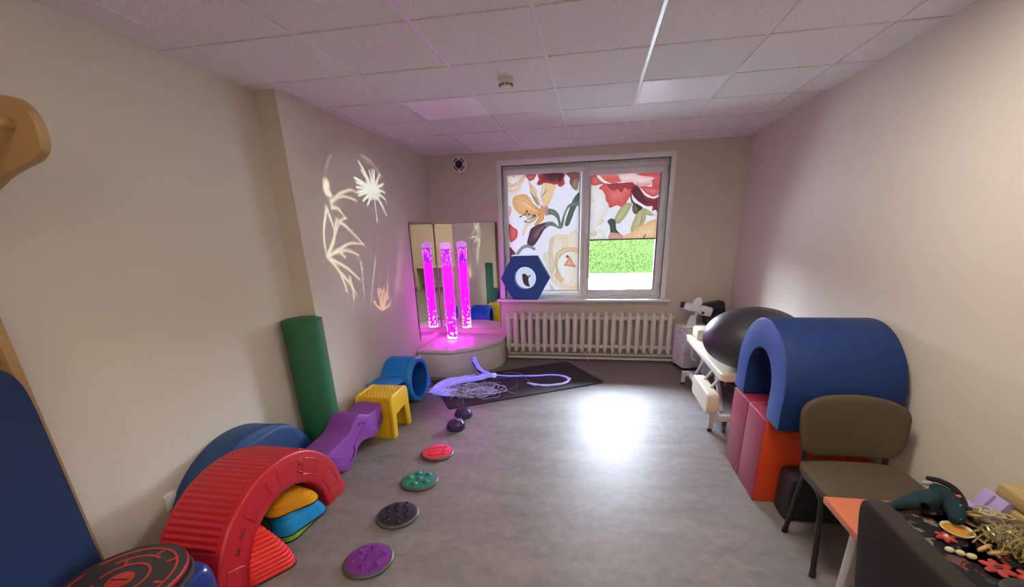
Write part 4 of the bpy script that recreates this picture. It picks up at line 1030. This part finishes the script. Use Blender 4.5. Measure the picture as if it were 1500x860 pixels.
# ------------------------------------------------------------------ visitor chair
OLIVE=mat('olive_brown_fabric',(.092,.072,.046),.92,bump=.55,bscale=330,var=.25,vscale=160,spec=.15)
BLKM=mat('black_metal',(.012,.012,.014),.32)
t=thing('visitor_chair','brown fabric visitor chair with black tube legs beside the blue foam arch','chair',(1.415,2.15,0))
SM=MB().sup((0,0,.437),(.255,.225,.034),.35,.42,18,60)
SM.deform(lambda v:(v.x,v.y,v.z-.018*max(0,(-v.y-.12)/.10)**2+.008*(v.x/.25)**2))
part('seat',SM,OLIVE,t)
BMX=MB().sup((0,0,0),(.262,.030,.172),.40,.42,22,64)
def bk(v):
    x,y,z=v; wz=1+.05*(z/.17)-.04*(z/.17)**2
    z2=z*(1-.16*(abs(x)/.26)**2.2*(1 if z>0 else .35))
    return (x*wz, y+.055*(x/.26)**2*-1+.03 + .16*(z+.17)*.9, z2+.665)
BMX.deform(bk); BMX.deform(lambda v:(v.x,v.y+.20,v.z))
part('backrest',BMX,OLIVE,t)
for s_ in (-1,1):
    x=.243*s_
    part('leg',MB().tube(smooth_path([(x+.008*s_,-.19,0),(x,-.115,.36),(x,-.09,.412),(x,-.04,.432),(x,.02,.433)],6),.0135,12),BLKM,t)
    part('leg',MB().tube(smooth_path([(x,.02,.433),(x,.07,.43),(x,.10,.40),(x+.004*s_,.165,0)],6),.0135,12),BLKM,t)
    xs_=.205*s_
    part('back_support',MB().tube(smooth_path([(xs_,.0,.405),(xs_,.15,.405),(xs_,.20,.43),(xs_,.218,.50),(xs_,.236,.62)],6),.0135,12),BLKM,t)
    part('foot_cap',MB().cyl((x+.008*s_,-.19,0),(x+.006*s_,-.182,.03),.0165,12),BLACK,t)
    part('foot_cap',MB().cyl((x+.004*s_,.165,0),(x+.003*s_,.162,.03),.0165,12),BLACK,t)
part('seat_bar',MB().tube([(-.243,-.06,.405),(.243,-.06,.405)],.011,10),BLKM,t)
part('side_hook',MB().tube(smooth_path([(.255,.235,.60),(.285,.235,.605),(.29,.235,.58),(.27,.235,.578)],4),.005,8),BLACK,t)

# ------------------------------------------------------------------ table with cloth and clutter
TZ=.68
ORT=mat('orange_laminate',(.46,.125,.05),.42); GREYL=mat('grey_leg',(.42,.41,.38),.4,metal=.3)
t=thing('table','low orange-topped table at the right wall partly covered by a dark floral cloth','table',(1.34,1.06,0))
part('tabletop',MB().box(-.388,.385,-.59,.596,TZ-.028,TZ,0,.004),ORT,t)
for sx in (-.35,.34):
    for sy in (-.53,.40): part('leg',MB().box(sx-.022,sx+.022,sy-.022,sy+.022,0,TZ-.03,0,.004),GREYL,t)
part('apron',MB().box(-.35,.34,-.54,.41,TZ-.075,TZ-.03),GREYL,t)

def floral_cloth():
    m=bpy.data.materials.new('floral_cloth'); m.use_nodes=True; nt=m.node_tree; b=nt.nodes['Principled BSDF']; L=nt.links.new; b.inputs['Roughness'].default_value=.85
    tc=nt.nodes.new('ShaderNodeTexCoord')
    ns=nt.nodes.new('ShaderNodeTexNoise'); ns.inputs['Scale'].default_value=14; ns.inputs['Detail'].default_value=3
    L(tc.outputs['Object'],ns.inputs['Vector'])
    ad=nt.nodes.new('ShaderNodeMix'); ad.data_type='RGBA'; ad.blend_type='LINEAR_LIGHT'; ad.inputs['Factor'].default_value=.05
    L(tc.outputs['Object'],ad.inputs['A']); L(ns.outputs['Color'],ad.inputs['B'])
    v=nt.nodes.new('ShaderNodeTexVoronoi'); v.inputs['Scale'].default_value=27; L(ad.outputs['Result'],v.inputs['Vector'])
    v2=nt.nodes.new('ShaderNodeTexVoronoi'); v2.feature='DISTANCE_TO_EDGE'; v2.inputs['Scale'].default_value=27; L(ad.outputs['Result'],v2.inputs['Vector'])
    pal=nt.nodes.new('ShaderNodeValToRGB'); pal.color_ramp.interpolation='CONSTANT'; e=pal.color_ramp.elements
    cols=[(0,(.020,.022,.028)),(.30,(.40,.05,.045)),(.43,(.02,.025,.03)),(.52,(.36,.17,.15)),(.60,(.07,.10,.085)),(.70,(.34,.28,.22)),(.78,(.02,.02,.025)),(.88,(.22,.10,.10))]
    e[0].position=0; e[0].color=(*cols[0][1],1); e[1].position=cols[1][0]; e[1].color=(*cols[1][1],1)
    for p,c in cols[2:]:
        q=e.new(p); q.color=(*c,1)
    sx=nt.nodes.new('ShaderNodeSeparateColor'); L(v.outputs['Color'],sx.inputs[0]); L(sx.outputs[0],pal.inputs['Fac'])
    th=nt.nodes.new('ShaderNodeMapRange'); th.inputs['From Min'].default_value=.04; th.inputs['From Max'].default_value=.10; L(v2.outputs['Distance'],th.inputs['Value'])
    mx=nt.nodes.new('ShaderNodeMix'); mx.data_type='RGBA'; mx.inputs['A'].default_value=(.025,.025,.03,1); L(th.outputs['Result'],mx.inputs['Factor']); L(pal.outputs['Color'],mx.inputs['B'])
    L(mx.outputs['Result'],b.inputs['Base Color']); return m
m=MB(); g=[]
rng=random.Random(2)
for j in range(41):
    row=[]
    for i in range(33):
        u=i/32; v=j/40; x=-.255+u*.635; y=-.585+v*1.165
        if j==40: pass
        z=TZ+.0015+.003*max(0,math.sin(x*23+y*11)*math.sin(y*17-x*5))
        row.append(m.bm.verts.new((x+.006*math.sin(y*30),y+.006*math.sin(x*35),z)))
    g.append(row)
for j in range(40):
    for i in range(32): m.bm.faces.new((g[j][i],g[j][i+1],g[j+1][i+1],g[j+1][i]))
r_=bmesh.ops.solidify(m.bm,geom=list(m.bm.faces),thickness=-.0012)
o=part('tablecloth',m,floral_cloth()); o.location=(1.34,1.06,0)
props(o,'dark cloth with red and pink flowers spread over the orange table','tablecloth')

# padded chair back in the near right corner
BRN=mat('dark_brown_fabric',(.036,.027,.027),.9,bump=.35,bscale=300,spec=.2)
t=thing('desk_chair','dark brown upholstered chair seen from behind in the near right corner','chair',(.842,.990,0))
m=MB().sup((0,0,0),(.036,.285,.245),.26,.30,22,64)
m.deform(lambda v:(v.x+.034-.040*(v.z/.245)+.015*(v.y/.28)**2,v.y,v.z+.712))
part('backrest',m,BRN,t)
part('seat',MB().sup((.20,0,.42),(.17,.24,.045),.35,.4,18,48),BRN,t)
for sx,sy in ((.06,-.2),(.06,.2),(.33,-.2),(.33,.2)): part('leg',MB().tube([(sx,sy,.39),(sx,sy*1.08,0)],.014,10),BLKM,t)
for sy in (-.15,.15): part('back_support',MB().tube([(.08,sy,.40),(.085,sy,.46),(.045,sy,.60)],.014,10),BLKM,t)

CT=TZ+.005
TEAL=mat('teal_plush',(.018,.040,.046),.95,bump=.7,bscale=240,var=.25,vscale=60,spec=.1)
t=thing('plush_toy','dark teal soft toy with an orange spot lying on the table','soft toy',(1.272,1.565,CT)); t.scale=(.78,.78,.72)
def skin(name,V,E_,Rr,m_,parent,sub=2):
    me=bpy.data.meshes.new(name); me.from_pydata(V,E_,[]); o=bpy.data.objects.new(name,me); COL.objects.link(o); o.parent=parent
    bm=bmesh.new(); bm.from_mesh(me); ly=bm.verts.layers.skin.verify(); bm.verts.ensure_lookup_table()
    for v,r in zip(bm.verts,Rr): v[ly].radius=(r,r); v[ly].use_root=False
    bm.verts[0][ly].use_root=True; bm.to_mesh(me); bm.free()
    o.modifiers.new('s','SKIN').use_smooth_shade=True; s=o.modifiers.new('u','SUBSURF'); s.levels=sub; s.render_levels=sub
    me.materials.append(m_); return o
V=[(.02,.06,.055),(-.06,.045,.045),(-.13,.03,.03),(-.18,.02,.022),(.075,.075,.075),(.085,.03,.065),(.075,-.025,.05),(.055,-.065,.04),(.035,-.09,.032),(.075,.105,.10),(.045,.115,.115),(.10,.06,.10),(-.02,.015,.035)]
E_=[(0,1),(1,2),(2,3),(0,4),(4,5),(5,6),(6,7),(7,8),(4,9),(9,10),(4,11),(0,12)]
skin('body',V,E_,[.05,.042,.026,.014,.052,.044,.040,.034,.022,.034,.020,.026,.022],TEAL,t)
part('white_muzzle',MB().sup((.035,.122,.116),(.026,.014,.012),1,1,10,16),mat('grey_plush',(.30,.28,.28),.95),t)
part('dark_crest',MB().tube(smooth_path([(.05,.15,.125),(.095,.135,.125),(.125,.085,.115),(.130,.03,.085),(.115,-.01,.06)],6),.014,8),mat('black_plush',(.008,.008,.010),.95),t)
part('orange_spot',MB().sup((.112,.035,.104),(.012,.010,.006),1,1,8,12),mat('orange_felt',(.60,.12,.03),.9),t)
for p in ((.06,-.05,.074),(.085,-.02,.088),(.05,-.085,.055)): part('light_fleck',MB().sup(p,(.006,.004,.003),1,1,6,10),mat('pale_felt',(.45,.47,.38),.9),t)

CREAM=mat('cream_ceramic',(.62,.52,.33),.4); AMB=mat('amber_glaze',(.50,.25,.04),.35); STR=mat('straw',(.30,.24,.09),.7,var=.4,vscale=60); SHELL=mat('shell_cream',(.55,.50,.33),.55,var=.2,vscale=40); CORAL=mat('coral_red',(.36,.03,.022),.6)
t=thing('plate','small amber plate with a pale rim on the floral cloth by the soft toy','plate',(1.292,1.475,CT)); t.scale=(.68,.68,.8)
part('dish',MB().lathe([(.001,.004),(.042,.005),(.058,.012)],36,cap=False),AMB,t)
part('rim',MB().lathe([(.052,.0),(.066,.013),(.068,.017),(.062,.017),(.055,.010)],36,cap=False),CREAM,t)
part('foot',MB().lathe([(.001,0),(.052,0),(.052,.004),(.001,.004)],28),CREAM,t)
def pebble(label,x,y,ax,m_,grp,name='pebble',cat='pebble',rz=0):
    o=part(name,MB().sup((0,0,ax[2]*.65),[v*.65 for v in ax],.9,.9,12,20),m_); o.location=(x,y,CT); o.rotation_euler=(0,0,rz); return props(o,label,cat,grp)
pebble('cream pebble of three, nearest the chair back',1.195,1.365,(.020,.016,.012),SHELL,'cream pebbles on the cloth')
pebble('cream pebble of three, in the middle',1.217,1.352,(.019,.017,.013),SHELL,'cream pebbles on the cloth')
pebble('cream pebble of three, closest to the red felt flower',1.240,1.340,(.022,.017,.013),SHELL,'cream pebbles on the cloth')
def flower(label,x,y,r,m_,cm,rz):
    t=thing('felt_flower',label,'felt flower',(x,y,CT),rz,'felt flowers on the cloth')
    for k in range(6):
        a=R(60*k); part('petal',MB().sup((r*.55*math.cos(a),r*.55*math.sin(a),.008),(r*.5,r*.28,.006),1,1,8,14,M=Matrix.Rotation(a,3,'Z')),m_,t)
    part('flower_centre',MB().sup((0,0,.012),(r*.25,r*.25,.008),1,1,8,14),cm,t)
flower('red felt flower next to the cream pebbles',1.278,1.293,.042,CORAL,mat('dark_centre',(.10,.02,.02),.8),.3)
flower('red and beige felt flower nearest the camera on the cloth',1.345,1.255,.042,CORAL,SHELL,.9)
flower('red felt flower beside the amber plate',1.228,1.430,.030,CORAL,CREAM,.1)
def starfish(label,x,y,z,r,m_,rz,tilt):
    V=[];m=MB()
    for k in range(5):
        a=R(72*k); m.tube([(0,0,.008),(r*.55*math.cos(a),r*.55*math.sin(a),.009),(r*math.cos(a),r*math.sin(a),.004)],.011,8,r_end=.003)
    o=part('starfish',m,m_); o.location=(x,y,z); o.rotation_euler=(tilt,0,rz); props(o,label,'starfish','yellow starfish'); return o
starfish('yellow starfish lying in front of the lavender box',1.418,1.572,CT+.001,.032,mat('yellow_shell',(.60,.40,.10),.6),.4,0)
for k,(x,y,rz,lab) in enumerate(((1.315,1.392,.5,'slim yellow wooden peg of two, closer to the amber plate'),(1.340,1.372,.2,'slim yellow wooden peg of two, farther from the amber plate'))):
    m=MB().sup((0,0,.006),(.036,.0065,.006),.5,.6,10,18); o=part('wooden_peg',m,mat('yellow_wood',(.52,.36,.12),.5) if k==0 else bpy.data.materials['yellow_wood']); o.location=(x,y,CT); o.rotation_euler=(0,0,rz); props(o,lab,'peg','yellow wooden pegs')
t=thing('horn_shard','pale curved horn standing among the straw on the table','horn',(1.372,1.300,CT))
part('horn',MB().tube(smooth_path([(0,0,.0),(.008,.0,.035),(.03,.0,.07),(.04,.0,.09)],6),.013,10,r_end=.003),mat('horn',(.60,.54,.38),.45),t)
# lavender box
LAV=mat('lavender_plastic',(.38,.32,.62),.35)
t=thing('lavender_box','pale lavender plastic tray box tipped up at the back of the table','plastic box',(1.466,1.612,CT+.005),R(-90)); t.rotation_euler=(R(-24),0,R(-90)); t.scale=(.85,.85,.85)
m=MB(); m.box(-.06,.06,-.004,.004,0,.09,0,.002); m.box(-.06,-.055,0,.03,0,.09,0,.002); m.box(.055,.06,0,.03,0,.09,0,.002); m.box(-.06,.06,0,.03,.085,.09,0,.002); m.box(-.06,.06,0,.03,0,.005,0,.002)
m.xf(Matrix.Rotation(0,4,'X'))
part('tray',m,LAV,t)
part('lip',MB().box(-.068,.068,-.028,-.002,-.006,.006,0,.002),mat('lavender_lip',(.46,.41,.66),.3),t)
part('divider',MB().box(-.002,.002,-.016,-.003,.008,.088,0,.001),LAV,t)
# kraft parcels behind
KRAFT=mat('kraft_paper',(.40,.29,.11),.6,var=.2,vscale=14,bump=.4,bscale=18)
for k,(x,y,z,rz,h,lab) in enumerate(((1.605,1.555,CT,.03,.028,'kraft paper parcel at the bottom of the pair by the wall'),(1.612,1.558,CT+.058,-.05,.028,'kraft paper parcel on top of the other by the wall'))):
    t=thing('paper_parcel',lab,'parcel',(x,y,z),rz,'kraft paper parcels')
    m=MB().sup((0,0,h),(.100,.092,h),.25,.2,14,44)
    m.deform(lambda v:(v.x+.003*math.sin(v.y*60),v.y,v.z+.0035*math.sin(v.x*70+v.y*45)*(v.z/(2*h)) if v.z>.01 else v.z)); part('wrapping',m,KRAFT,t)
    part('fold_flap',MB().box(-.086,.02,-.085,-.06,2*h-.004,2*h+.001,0,.001),KRAFT,t)
# straw bundle in clear plastic bag
t=thing('straw_bag','clear plastic bag stuffed with straw and dried stems on the table','bag',(1.418,1.425,CT))
m=MB(); rng=random.Random(9)
for k in range(170):
    a=rng.gauss(.9,.5); x,y=rng.gauss(0,.032),rng.gauss(0,.034); l=rng.uniform(.02,.06); z=rng.uniform(.006,.05)*max(.15,1-(x*x+y*y)/.012)
    m.tube([(x-l*math.cos(a),y-l*math.sin(a),max(.004,z+rng.gauss(0,.006))),(x,y,z+.006),(x+l*math.cos(a),y+l*math.sin(a),max(.004,z+rng.gauss(0,.006)))],.0028,5)
part('straw_filling',m,STR,t)['kind']='stuff'
m=MB().sup((0,0,.034),(.088,.092,.034),.8,.8,22,44)
m.deform(lambda v:(v.x+.006*math.sin(v.y*80+v.z*60),v.y+.006*math.sin(v.x*90),max(.003,v.z+.007*math.sin(v.x*75)*math.sin(v.y*68))))
part('plastic_film',m,clear_mat('film',(.93,.92,.88),.12,.12),t)
t=thing('rope_coil','thin pale jute rope coil beneath the lavender box','rope',(1.445,1.556,CT))
m=MB(); P=[]
for i in range(90):
    a=i*.42; r=.022+.014*math.sin(i*.9); P.append((.0+r*1.5*math.cos(a)+.02*math.sin(i*.13),r*math.sin(a),.006+.0006*i*.8))
part('coil',m.tube(P,.0035,6),mat('jute',(.45,.38,.20),.8),t)
t=thing('dark_bowl','round black lidded bowl at the bottom right edge of the table','bowl',(1.245,1.165,CT))
part('bowl_body',MB().lathe([(.03,0),(.046,.008),(.055,.025),(.052,.034)],32),mat('charcoal',(.014,.015,.016),.6),t)
part('lid',MB().lathe([(.054,.034),(.050,.042),(.02,.047),(.001,.048)],32),bpy.data.materials['charcoal'],t)

# ------------------------------------------------------------------ the room behind the camera, seen in the mirrors
DESK=mat('desk_laminate',(.62,.54,.42),.45)
t=thing('desk','plain beige desk behind the camera reflected in the corner mirrors','desk',(.75,-2.05,0))
part('desktop',MB().box(-.65,.65,-.32,.32,.71,.735,0,.003),DESK,t)
for x in (-.62,.62): part('side_panel',MB().box(x-.012,x+.012,-.30,.30,0,.71),DESK,t)
part('modesty_panel',MB().box(-.60,.60,-.28,-.265,.3,.70),DESK,t)
d=MB().box(-1.35,-.45,YF-.01,YF+.03,0,2.05,0,.004); dd=struct('door_1',d,mat('door_white',(.75,.74,.70),.4))
part('handle',MB().tube(smooth_path([(-.52,YF+.03,1.02),(-.52,YF+.08,1.02),(-.62,YF+.085,1.02)],5),.009,8),CHROME,dd)

# ------------------------------------------------------------------ light
w=bpy.data.worlds.new('sky'); SC.world=w; w.use_nodes=True; nt=w.node_tree
bg=nt.nodes['Background']; tcw=nt.nodes.new('ShaderNodeTexCoord'); sx=nt.nodes.new('ShaderNodeSeparateXYZ'); nt.links.new(tcw.outputs['Generated'],sx.inputs[0])
rp=nt.nodes.new('ShaderNodeValToRGB'); e=rp.color_ramp.elements; e[0].position=.0; e[0].color=(.28,.31,.345,1); e[1].position=.75; e[1].color=(.80,.93,1.12,1); nt.links.new(sx.outputs['Z'],rp.inputs['Fac']); nt.links.new(rp.outputs['Color'],bg.inputs['Color'])
bg.inputs['Strength'].default_value=SKY
def area(name,loc,rot,sx_,sy_,power,col,portal=False):
    l=bpy.data.lights.new(name,'AREA'); l.shape='RECTANGLE'; l.size=sx_; l.size_y=sy_; l.energy=power; l.color=col
    if portal: l.cycles.is_portal=True
    o=bpy.data.objects.new(name,l); COL.objects.link(o); o.location=loc; o.rotation_euler=rot; return o
area('window_portal',((WX0+WX1)/2,6.02,(WZ0+WZ1)/2),(R(-90),0,0),WX1-WX0,WZ1-WZ0,1,(1,1,1),True)
area('added_window_portal',(XR+.22,(RY0+RY1)/2,(RZ0+RZ1)/2),(0,R(90),0),RZ1-RZ0,RY1-RY0,1,(1,1,1),True)  # portal for the added side window

# picture projector: a lamp behind a small coloured slide
# each row: stroke width, colour, strength, then y, z points in millimetres on the wall
PROJECTION = [
(10, 91, 99, 89, 99, 4234, 2157, 4159, 2290, 4049, 2395),
(10, 91, 99, 89, 99, 4234, 2157, 4094, 2212, 3928, 2245),
(10, 91, 99, 89, 99, 4234, 2157, 4104, 2171, 3944, 2166),
(10, 91, 99, 89, 99, 4234, 2157, 4115, 2136, 3964, 2098),
(10, 91, 99, 89, 99, 4234, 2157, 4191, 2099, 4108, 2022),
(9, 91, 99, 89, 99, 4234, 2157, 4377, 2062, 4484, 1939),
(9, 91, 99, 89, 99, 4234, 2157, 4386, 2136, 4502, 2093),
(10, 91, 99, 89, 99, 4234, 2157, 4382, 2209, 4493, 2242),
(10, 91, 99, 89, 99, 4234, 2157, 4306, 2268, 4336, 2359),
(10, 91, 99, 89, 99, 4234, 2157, 4251, 2257, 4228, 2336),
(10, 91, 99, 89, 99, 4234, 2157, 4170, 2254, 4070, 2326),
(10, 91, 99, 89, 99, 4234, 2157, 4104, 2194, 3945, 2210),
(10, 91, 99, 89, 99, 4234, 2157, 4108, 2150, 3952, 2125),
(10, 91, 99, 89, 99, 4234, 2157, 4151, 2114, 4032, 2054),
(10, 91, 99, 89, 99, 4234, 2157, 4283, 2265, 4290, 2353),
(10, 91, 99, 89, 99, 4234, 2157, 4359, 2253, 4445, 2331),
(10, 91, 99, 89, 99, 4234, 2157, 4384, 2172, 4497, 2168),
(7, 99, 84, 79, 79, 4277, 2151, 4265, 2026, 4264, 1858),
(26, 91, 99, 89, 89, 4178, 2193, 4340, 2207, 4340, 2124, 4152, 2101),
(22, 99, 94, 71, 74, 3470, 2147, 3454, 2095, 3503, 2070),
(9, 99, 94, 71, 59, 3416, 1966, 3456, 1864, 3476, 1758, 3403, 1652, 3331, 1593),
(9, 99, 94, 71, 59, 3531, 1866, 3467, 1758),
(9, 99, 94, 71, 59, 3411, 1949, 3323, 1776, 3308, 1620),
(9, 99, 94, 71, 59, 3319, 1584, 3435, 1705, 3580, 1857, 3695, 1891),
(9, 99, 94, 71, 59, 3496, 1970, 3594, 1966, 3669, 1901),
(9, 99, 94, 71, 59, 3534, 1875, 3706, 1803, 3938, 1653),
(9, 99, 94, 71, 59, 3335, 1583, 3553, 1646, 3707, 1679, 3941, 1663),
(9, 99, 94, 71, 59, 3371, 1599, 3617, 1621, 3811, 1567),
(9, 99, 94, 71, 59, 3510, 1620, 3581, 1560),
(9, 99, 94, 71, 59, 3345, 1565, 3459, 1446, 3531, 1264),
(9, 99, 94, 71, 59, 3459, 1446, 3589, 1336, 3681, 1212),
(9, 99, 94, 71, 59, 3353, 1561, 3574, 1474, 3776, 1345),
(9, 99, 94, 71, 59, 3603, 1384, 3625, 1291, 3620, 1180),
(9, 99, 94, 71, 59, 3489, 2021, 3604, 2055, 3730, 2072, 3921, 2047),
(9, 99, 94, 71, 59, 3497, 2005, 3647, 2088, 3840, 2135, 3929, 2114),
(6, 84, 77, 99, 54, 3834, 1505, 3825, 1330, 3806, 1162),
(6, 84, 77, 99, 54, 4115, 1497, 4001, 1288, 3891, 1061),
(10, 99, 59, 29, 84, 4123, 1010, 4036, 1048, 3983, 1113),
(10, 99, 59, 29, 84, 4123, 1010, 4103, 1118, 4082, 1212),
(10, 99, 59, 29, 84, 4132, 1009, 4157, 1133, 4231, 1216),
(10, 99, 59, 29, 84, 4146, 1006, 4271, 1140, 4319, 1257),
(10, 99, 59, 29, 84, 4161, 1004, 4279, 1019, 4344, 1057),
(10, 99, 59, 29, 84, 4162, 1062, 4243, 1168),
(10, 99, 59, 29, 84, 4193, 1081, 4331, 1108),
(10, 99, 59, 29, 84, 4128, 1206, 4169, 1177),
(6, 94, 84, 94, 29, 4688, 1738, 4781, 1780, 4870, 1751),
(6, 94, 84, 94, 29, 4708, 1683, 4766, 1725, 4854, 1695),
(6, 94, 84, 94, 29, 4728, 1628, 4751, 1670, 4839, 1639),
(6, 94, 84, 94, 29, 4644, 1575, 4736, 1615, 4823, 1582),
(6, 94, 84, 94, 29, 4663, 1519, 4721, 1560, 4808, 1526),
(8, 99, 71, 69, 41, 4682, 1462, 4706, 1505, 4793, 1470),
(8, 99, 71, 69, 41, 4598, 1412, 4690, 1449, 4777, 1413),
(8, 99, 71, 69, 41, 4600, 1355, 4658, 1395, 4744, 1358),
(8, 99, 71, 69, 41, 4602, 1299, 4625, 1341, 4710, 1303),
(8, 99, 71, 69, 41, 4503, 1253, 4593, 1287, 4677, 1249),
(8, 99, 71, 69, 41, 4505, 1196, 4561, 1234, 4644, 1194),
(8, 99, 71, 69, 41, 4506, 1139, 4529, 1181, 4612, 1140),
(8, 99, 71, 69, 19, 3554, 2347, 3496, 2257, 3467, 2180),
(8, 99, 71, 69, 14, 3610, 2388, 3513, 2292),
(9, 99, 71, 69, 29, 4127, 2456, 4287, 2422, 4424, 2338, 4519, 2244)]

PP=Vector(PROJ_POS); YC,ZC=4.05,1.70; half=1.35; NG=290
gy=np.linspace(YC-half,YC+half,NG); gz=np.linspace(ZC-half,ZC+half,NG); GY,GZ=np.meshgrid(gy,gz)
img=np.zeros((NG,NG,3))
disc_=np.clip((1-np.hypot((GY-YC-.05)/.92,(GZ-ZC)/.86))*6,0,1); img+=disc_[...,None]*np.array((.95,.9,1.))*.055
for item in PROJECTION:
    wd,r_,g_,b_,it=item[:5]; p=item[5:]; pts=[(p[i]/1000,p[i+1]/1000) for i in range(0,len(p),2)]
    pts=[(v.x,v.y) for v in smooth_path([(a,b,0) for a,b in pts],5)]
    D=np.full((NG,NG),9.); n_=len(pts)-1
    for i in range(n_):
        (ay,az),(by,bz)=pts[i],pts[i+1]; dy,dz=by-ay,bz-az; L2=dy*dy+dz*dz+1e-12
        tt=np.clip(((GY-ay)*dy+(GZ-az)*dz)/L2,0,1); d=np.hypot(GY-ay-tt*dy,GZ-az-tt*dz)
        wid=wd*.0017*(1.15-.6*(i+tt)/n_); D=np.minimum(D,d/wid)
    a=np.clip(1.5-D,0,1)[...,None]*(it/99)
    img=np.maximum(img,a*np.array((r_,g_,b_))/99)
k_=.03
V=[]; 
for j in range(NG):
    for i in range(NG):
        q=PP+(Vector((XL,GY[j,i],GZ[j,i]))-PP)*k_; V.append(tuple(q))
F=[(j*NG+i,j*NG+i+1,(j+1)*NG+i+1,(j+1)*NG+i) for j in range(NG-1) for i in range(NG-1)]
me=bpy.data.meshes.new('slide'); me.from_pydata(V,[],F); ca=me.color_attributes.new('Col','FLOAT_COLOR','POINT')
ca.data.foreach_set('color',np.concatenate([img.reshape(-1,3),np.ones((NG*NG,1))],1).ravel())
sm=bpy.data.materials.new('slide_film'); sm.use_nodes=True; nt=sm.node_tree; nt.nodes.clear(); oo=nt.nodes.new('ShaderNodeOutputMaterial'); tr=nt.nodes.new('ShaderNodeBsdfTransparent'); va=nt.nodes.new('ShaderNodeVertexColor'); va.layer_name='Col'
nt.links.new(va.outputs['Color'],tr.inputs[0]); nt.links.new(tr.outputs[0],oo.inputs[0]); me.materials.append(sm)
pj=thing('picture_projector','small black slide projector on a bracket throwing plant pictures on the left wall','projector',PP)
so=bpy.data.objects.new('slide',me); COL.objects.link(so); so.parent=pj; so.location=-PP
dirv=(Vector((XL,YC,ZC))-PP).normalized(); q=dirv.to_track_quat('-Z','Y')
ll=bpy.data.lights.new('projector_lamp','SPOT'); ll.energy=PROJ_W; ll.spot_size=R(23); ll.spot_blend=.1; ll.shadow_soft_size=0.0; ll.color=(.86,.93,1.0)
lo=bpy.data.objects.new('projector_lamp',ll); COL.objects.link(lo); lo.location=PP; lo.rotation_euler=q.to_euler()
hb=MB(); hb.ring(rrect(.22,.22,.03),rrect(.20,.20,.025),-.24,.12,axis='z'); hb.box(-.105,.105,-.105,.105,.115,.125)
ho=part('housing',hb,BLACK,pj,smooth=False); ho.rotation_euler=q.to_euler()
part('wall_bracket',MB().tube([(0,.0,-.10),(0,0,-.16),(XR-PP.x,0,-.16)],.012,8),BLACK,pj)

# ------------------------------------------------------------------ camera
cam=bpy.data.cameras.new('camera'); co=bpy.data.objects.new('camera',cam); COL.objects.link(co); SC.camera=co
p_,y_,r_=-0.33134,0.18048,0.02893
Rz=Matrix.Rotation(y_,3,'Z'); Rx=Matrix.Rotation(p_,3,'X'); Ry=Matrix.Rotation(r_,3,'Y')
Rm=Rz@Rx@Ry
M=Matrix((Rm.col[0],Rm.col[2],-Rm.col[1])).transposed()
co.matrix_world=Matrix.Translation((0,0,1.73))@M.to_4x4()
cam.sensor_fit='HORIZONTAL'; cam.sensor_width=36; cam.lens=617.964*36/1500
cam.shift_x=(750-758.10)/1500; cam.shift_y=(553.31-430)/1500
cam.clip_start=.02
vs=SC.view_settings; vs.view_transform='Standard'; vs.look='None'; vs.exposure=EXPO; vs.gamma=1; vs.use_curve_mapping=False
c=SC.cycles; c.max_bounces=14; c.diffuse_bounces=7; c.glossy_bounces=7; c.transparent_max_bounces=24; c.transmission_bounces=8; c.use_denoising=True; c.sample_clamp_indirect=6; c.caustics_reflective=False; c.caustics_refractive=False; c.blur_glossy=.3
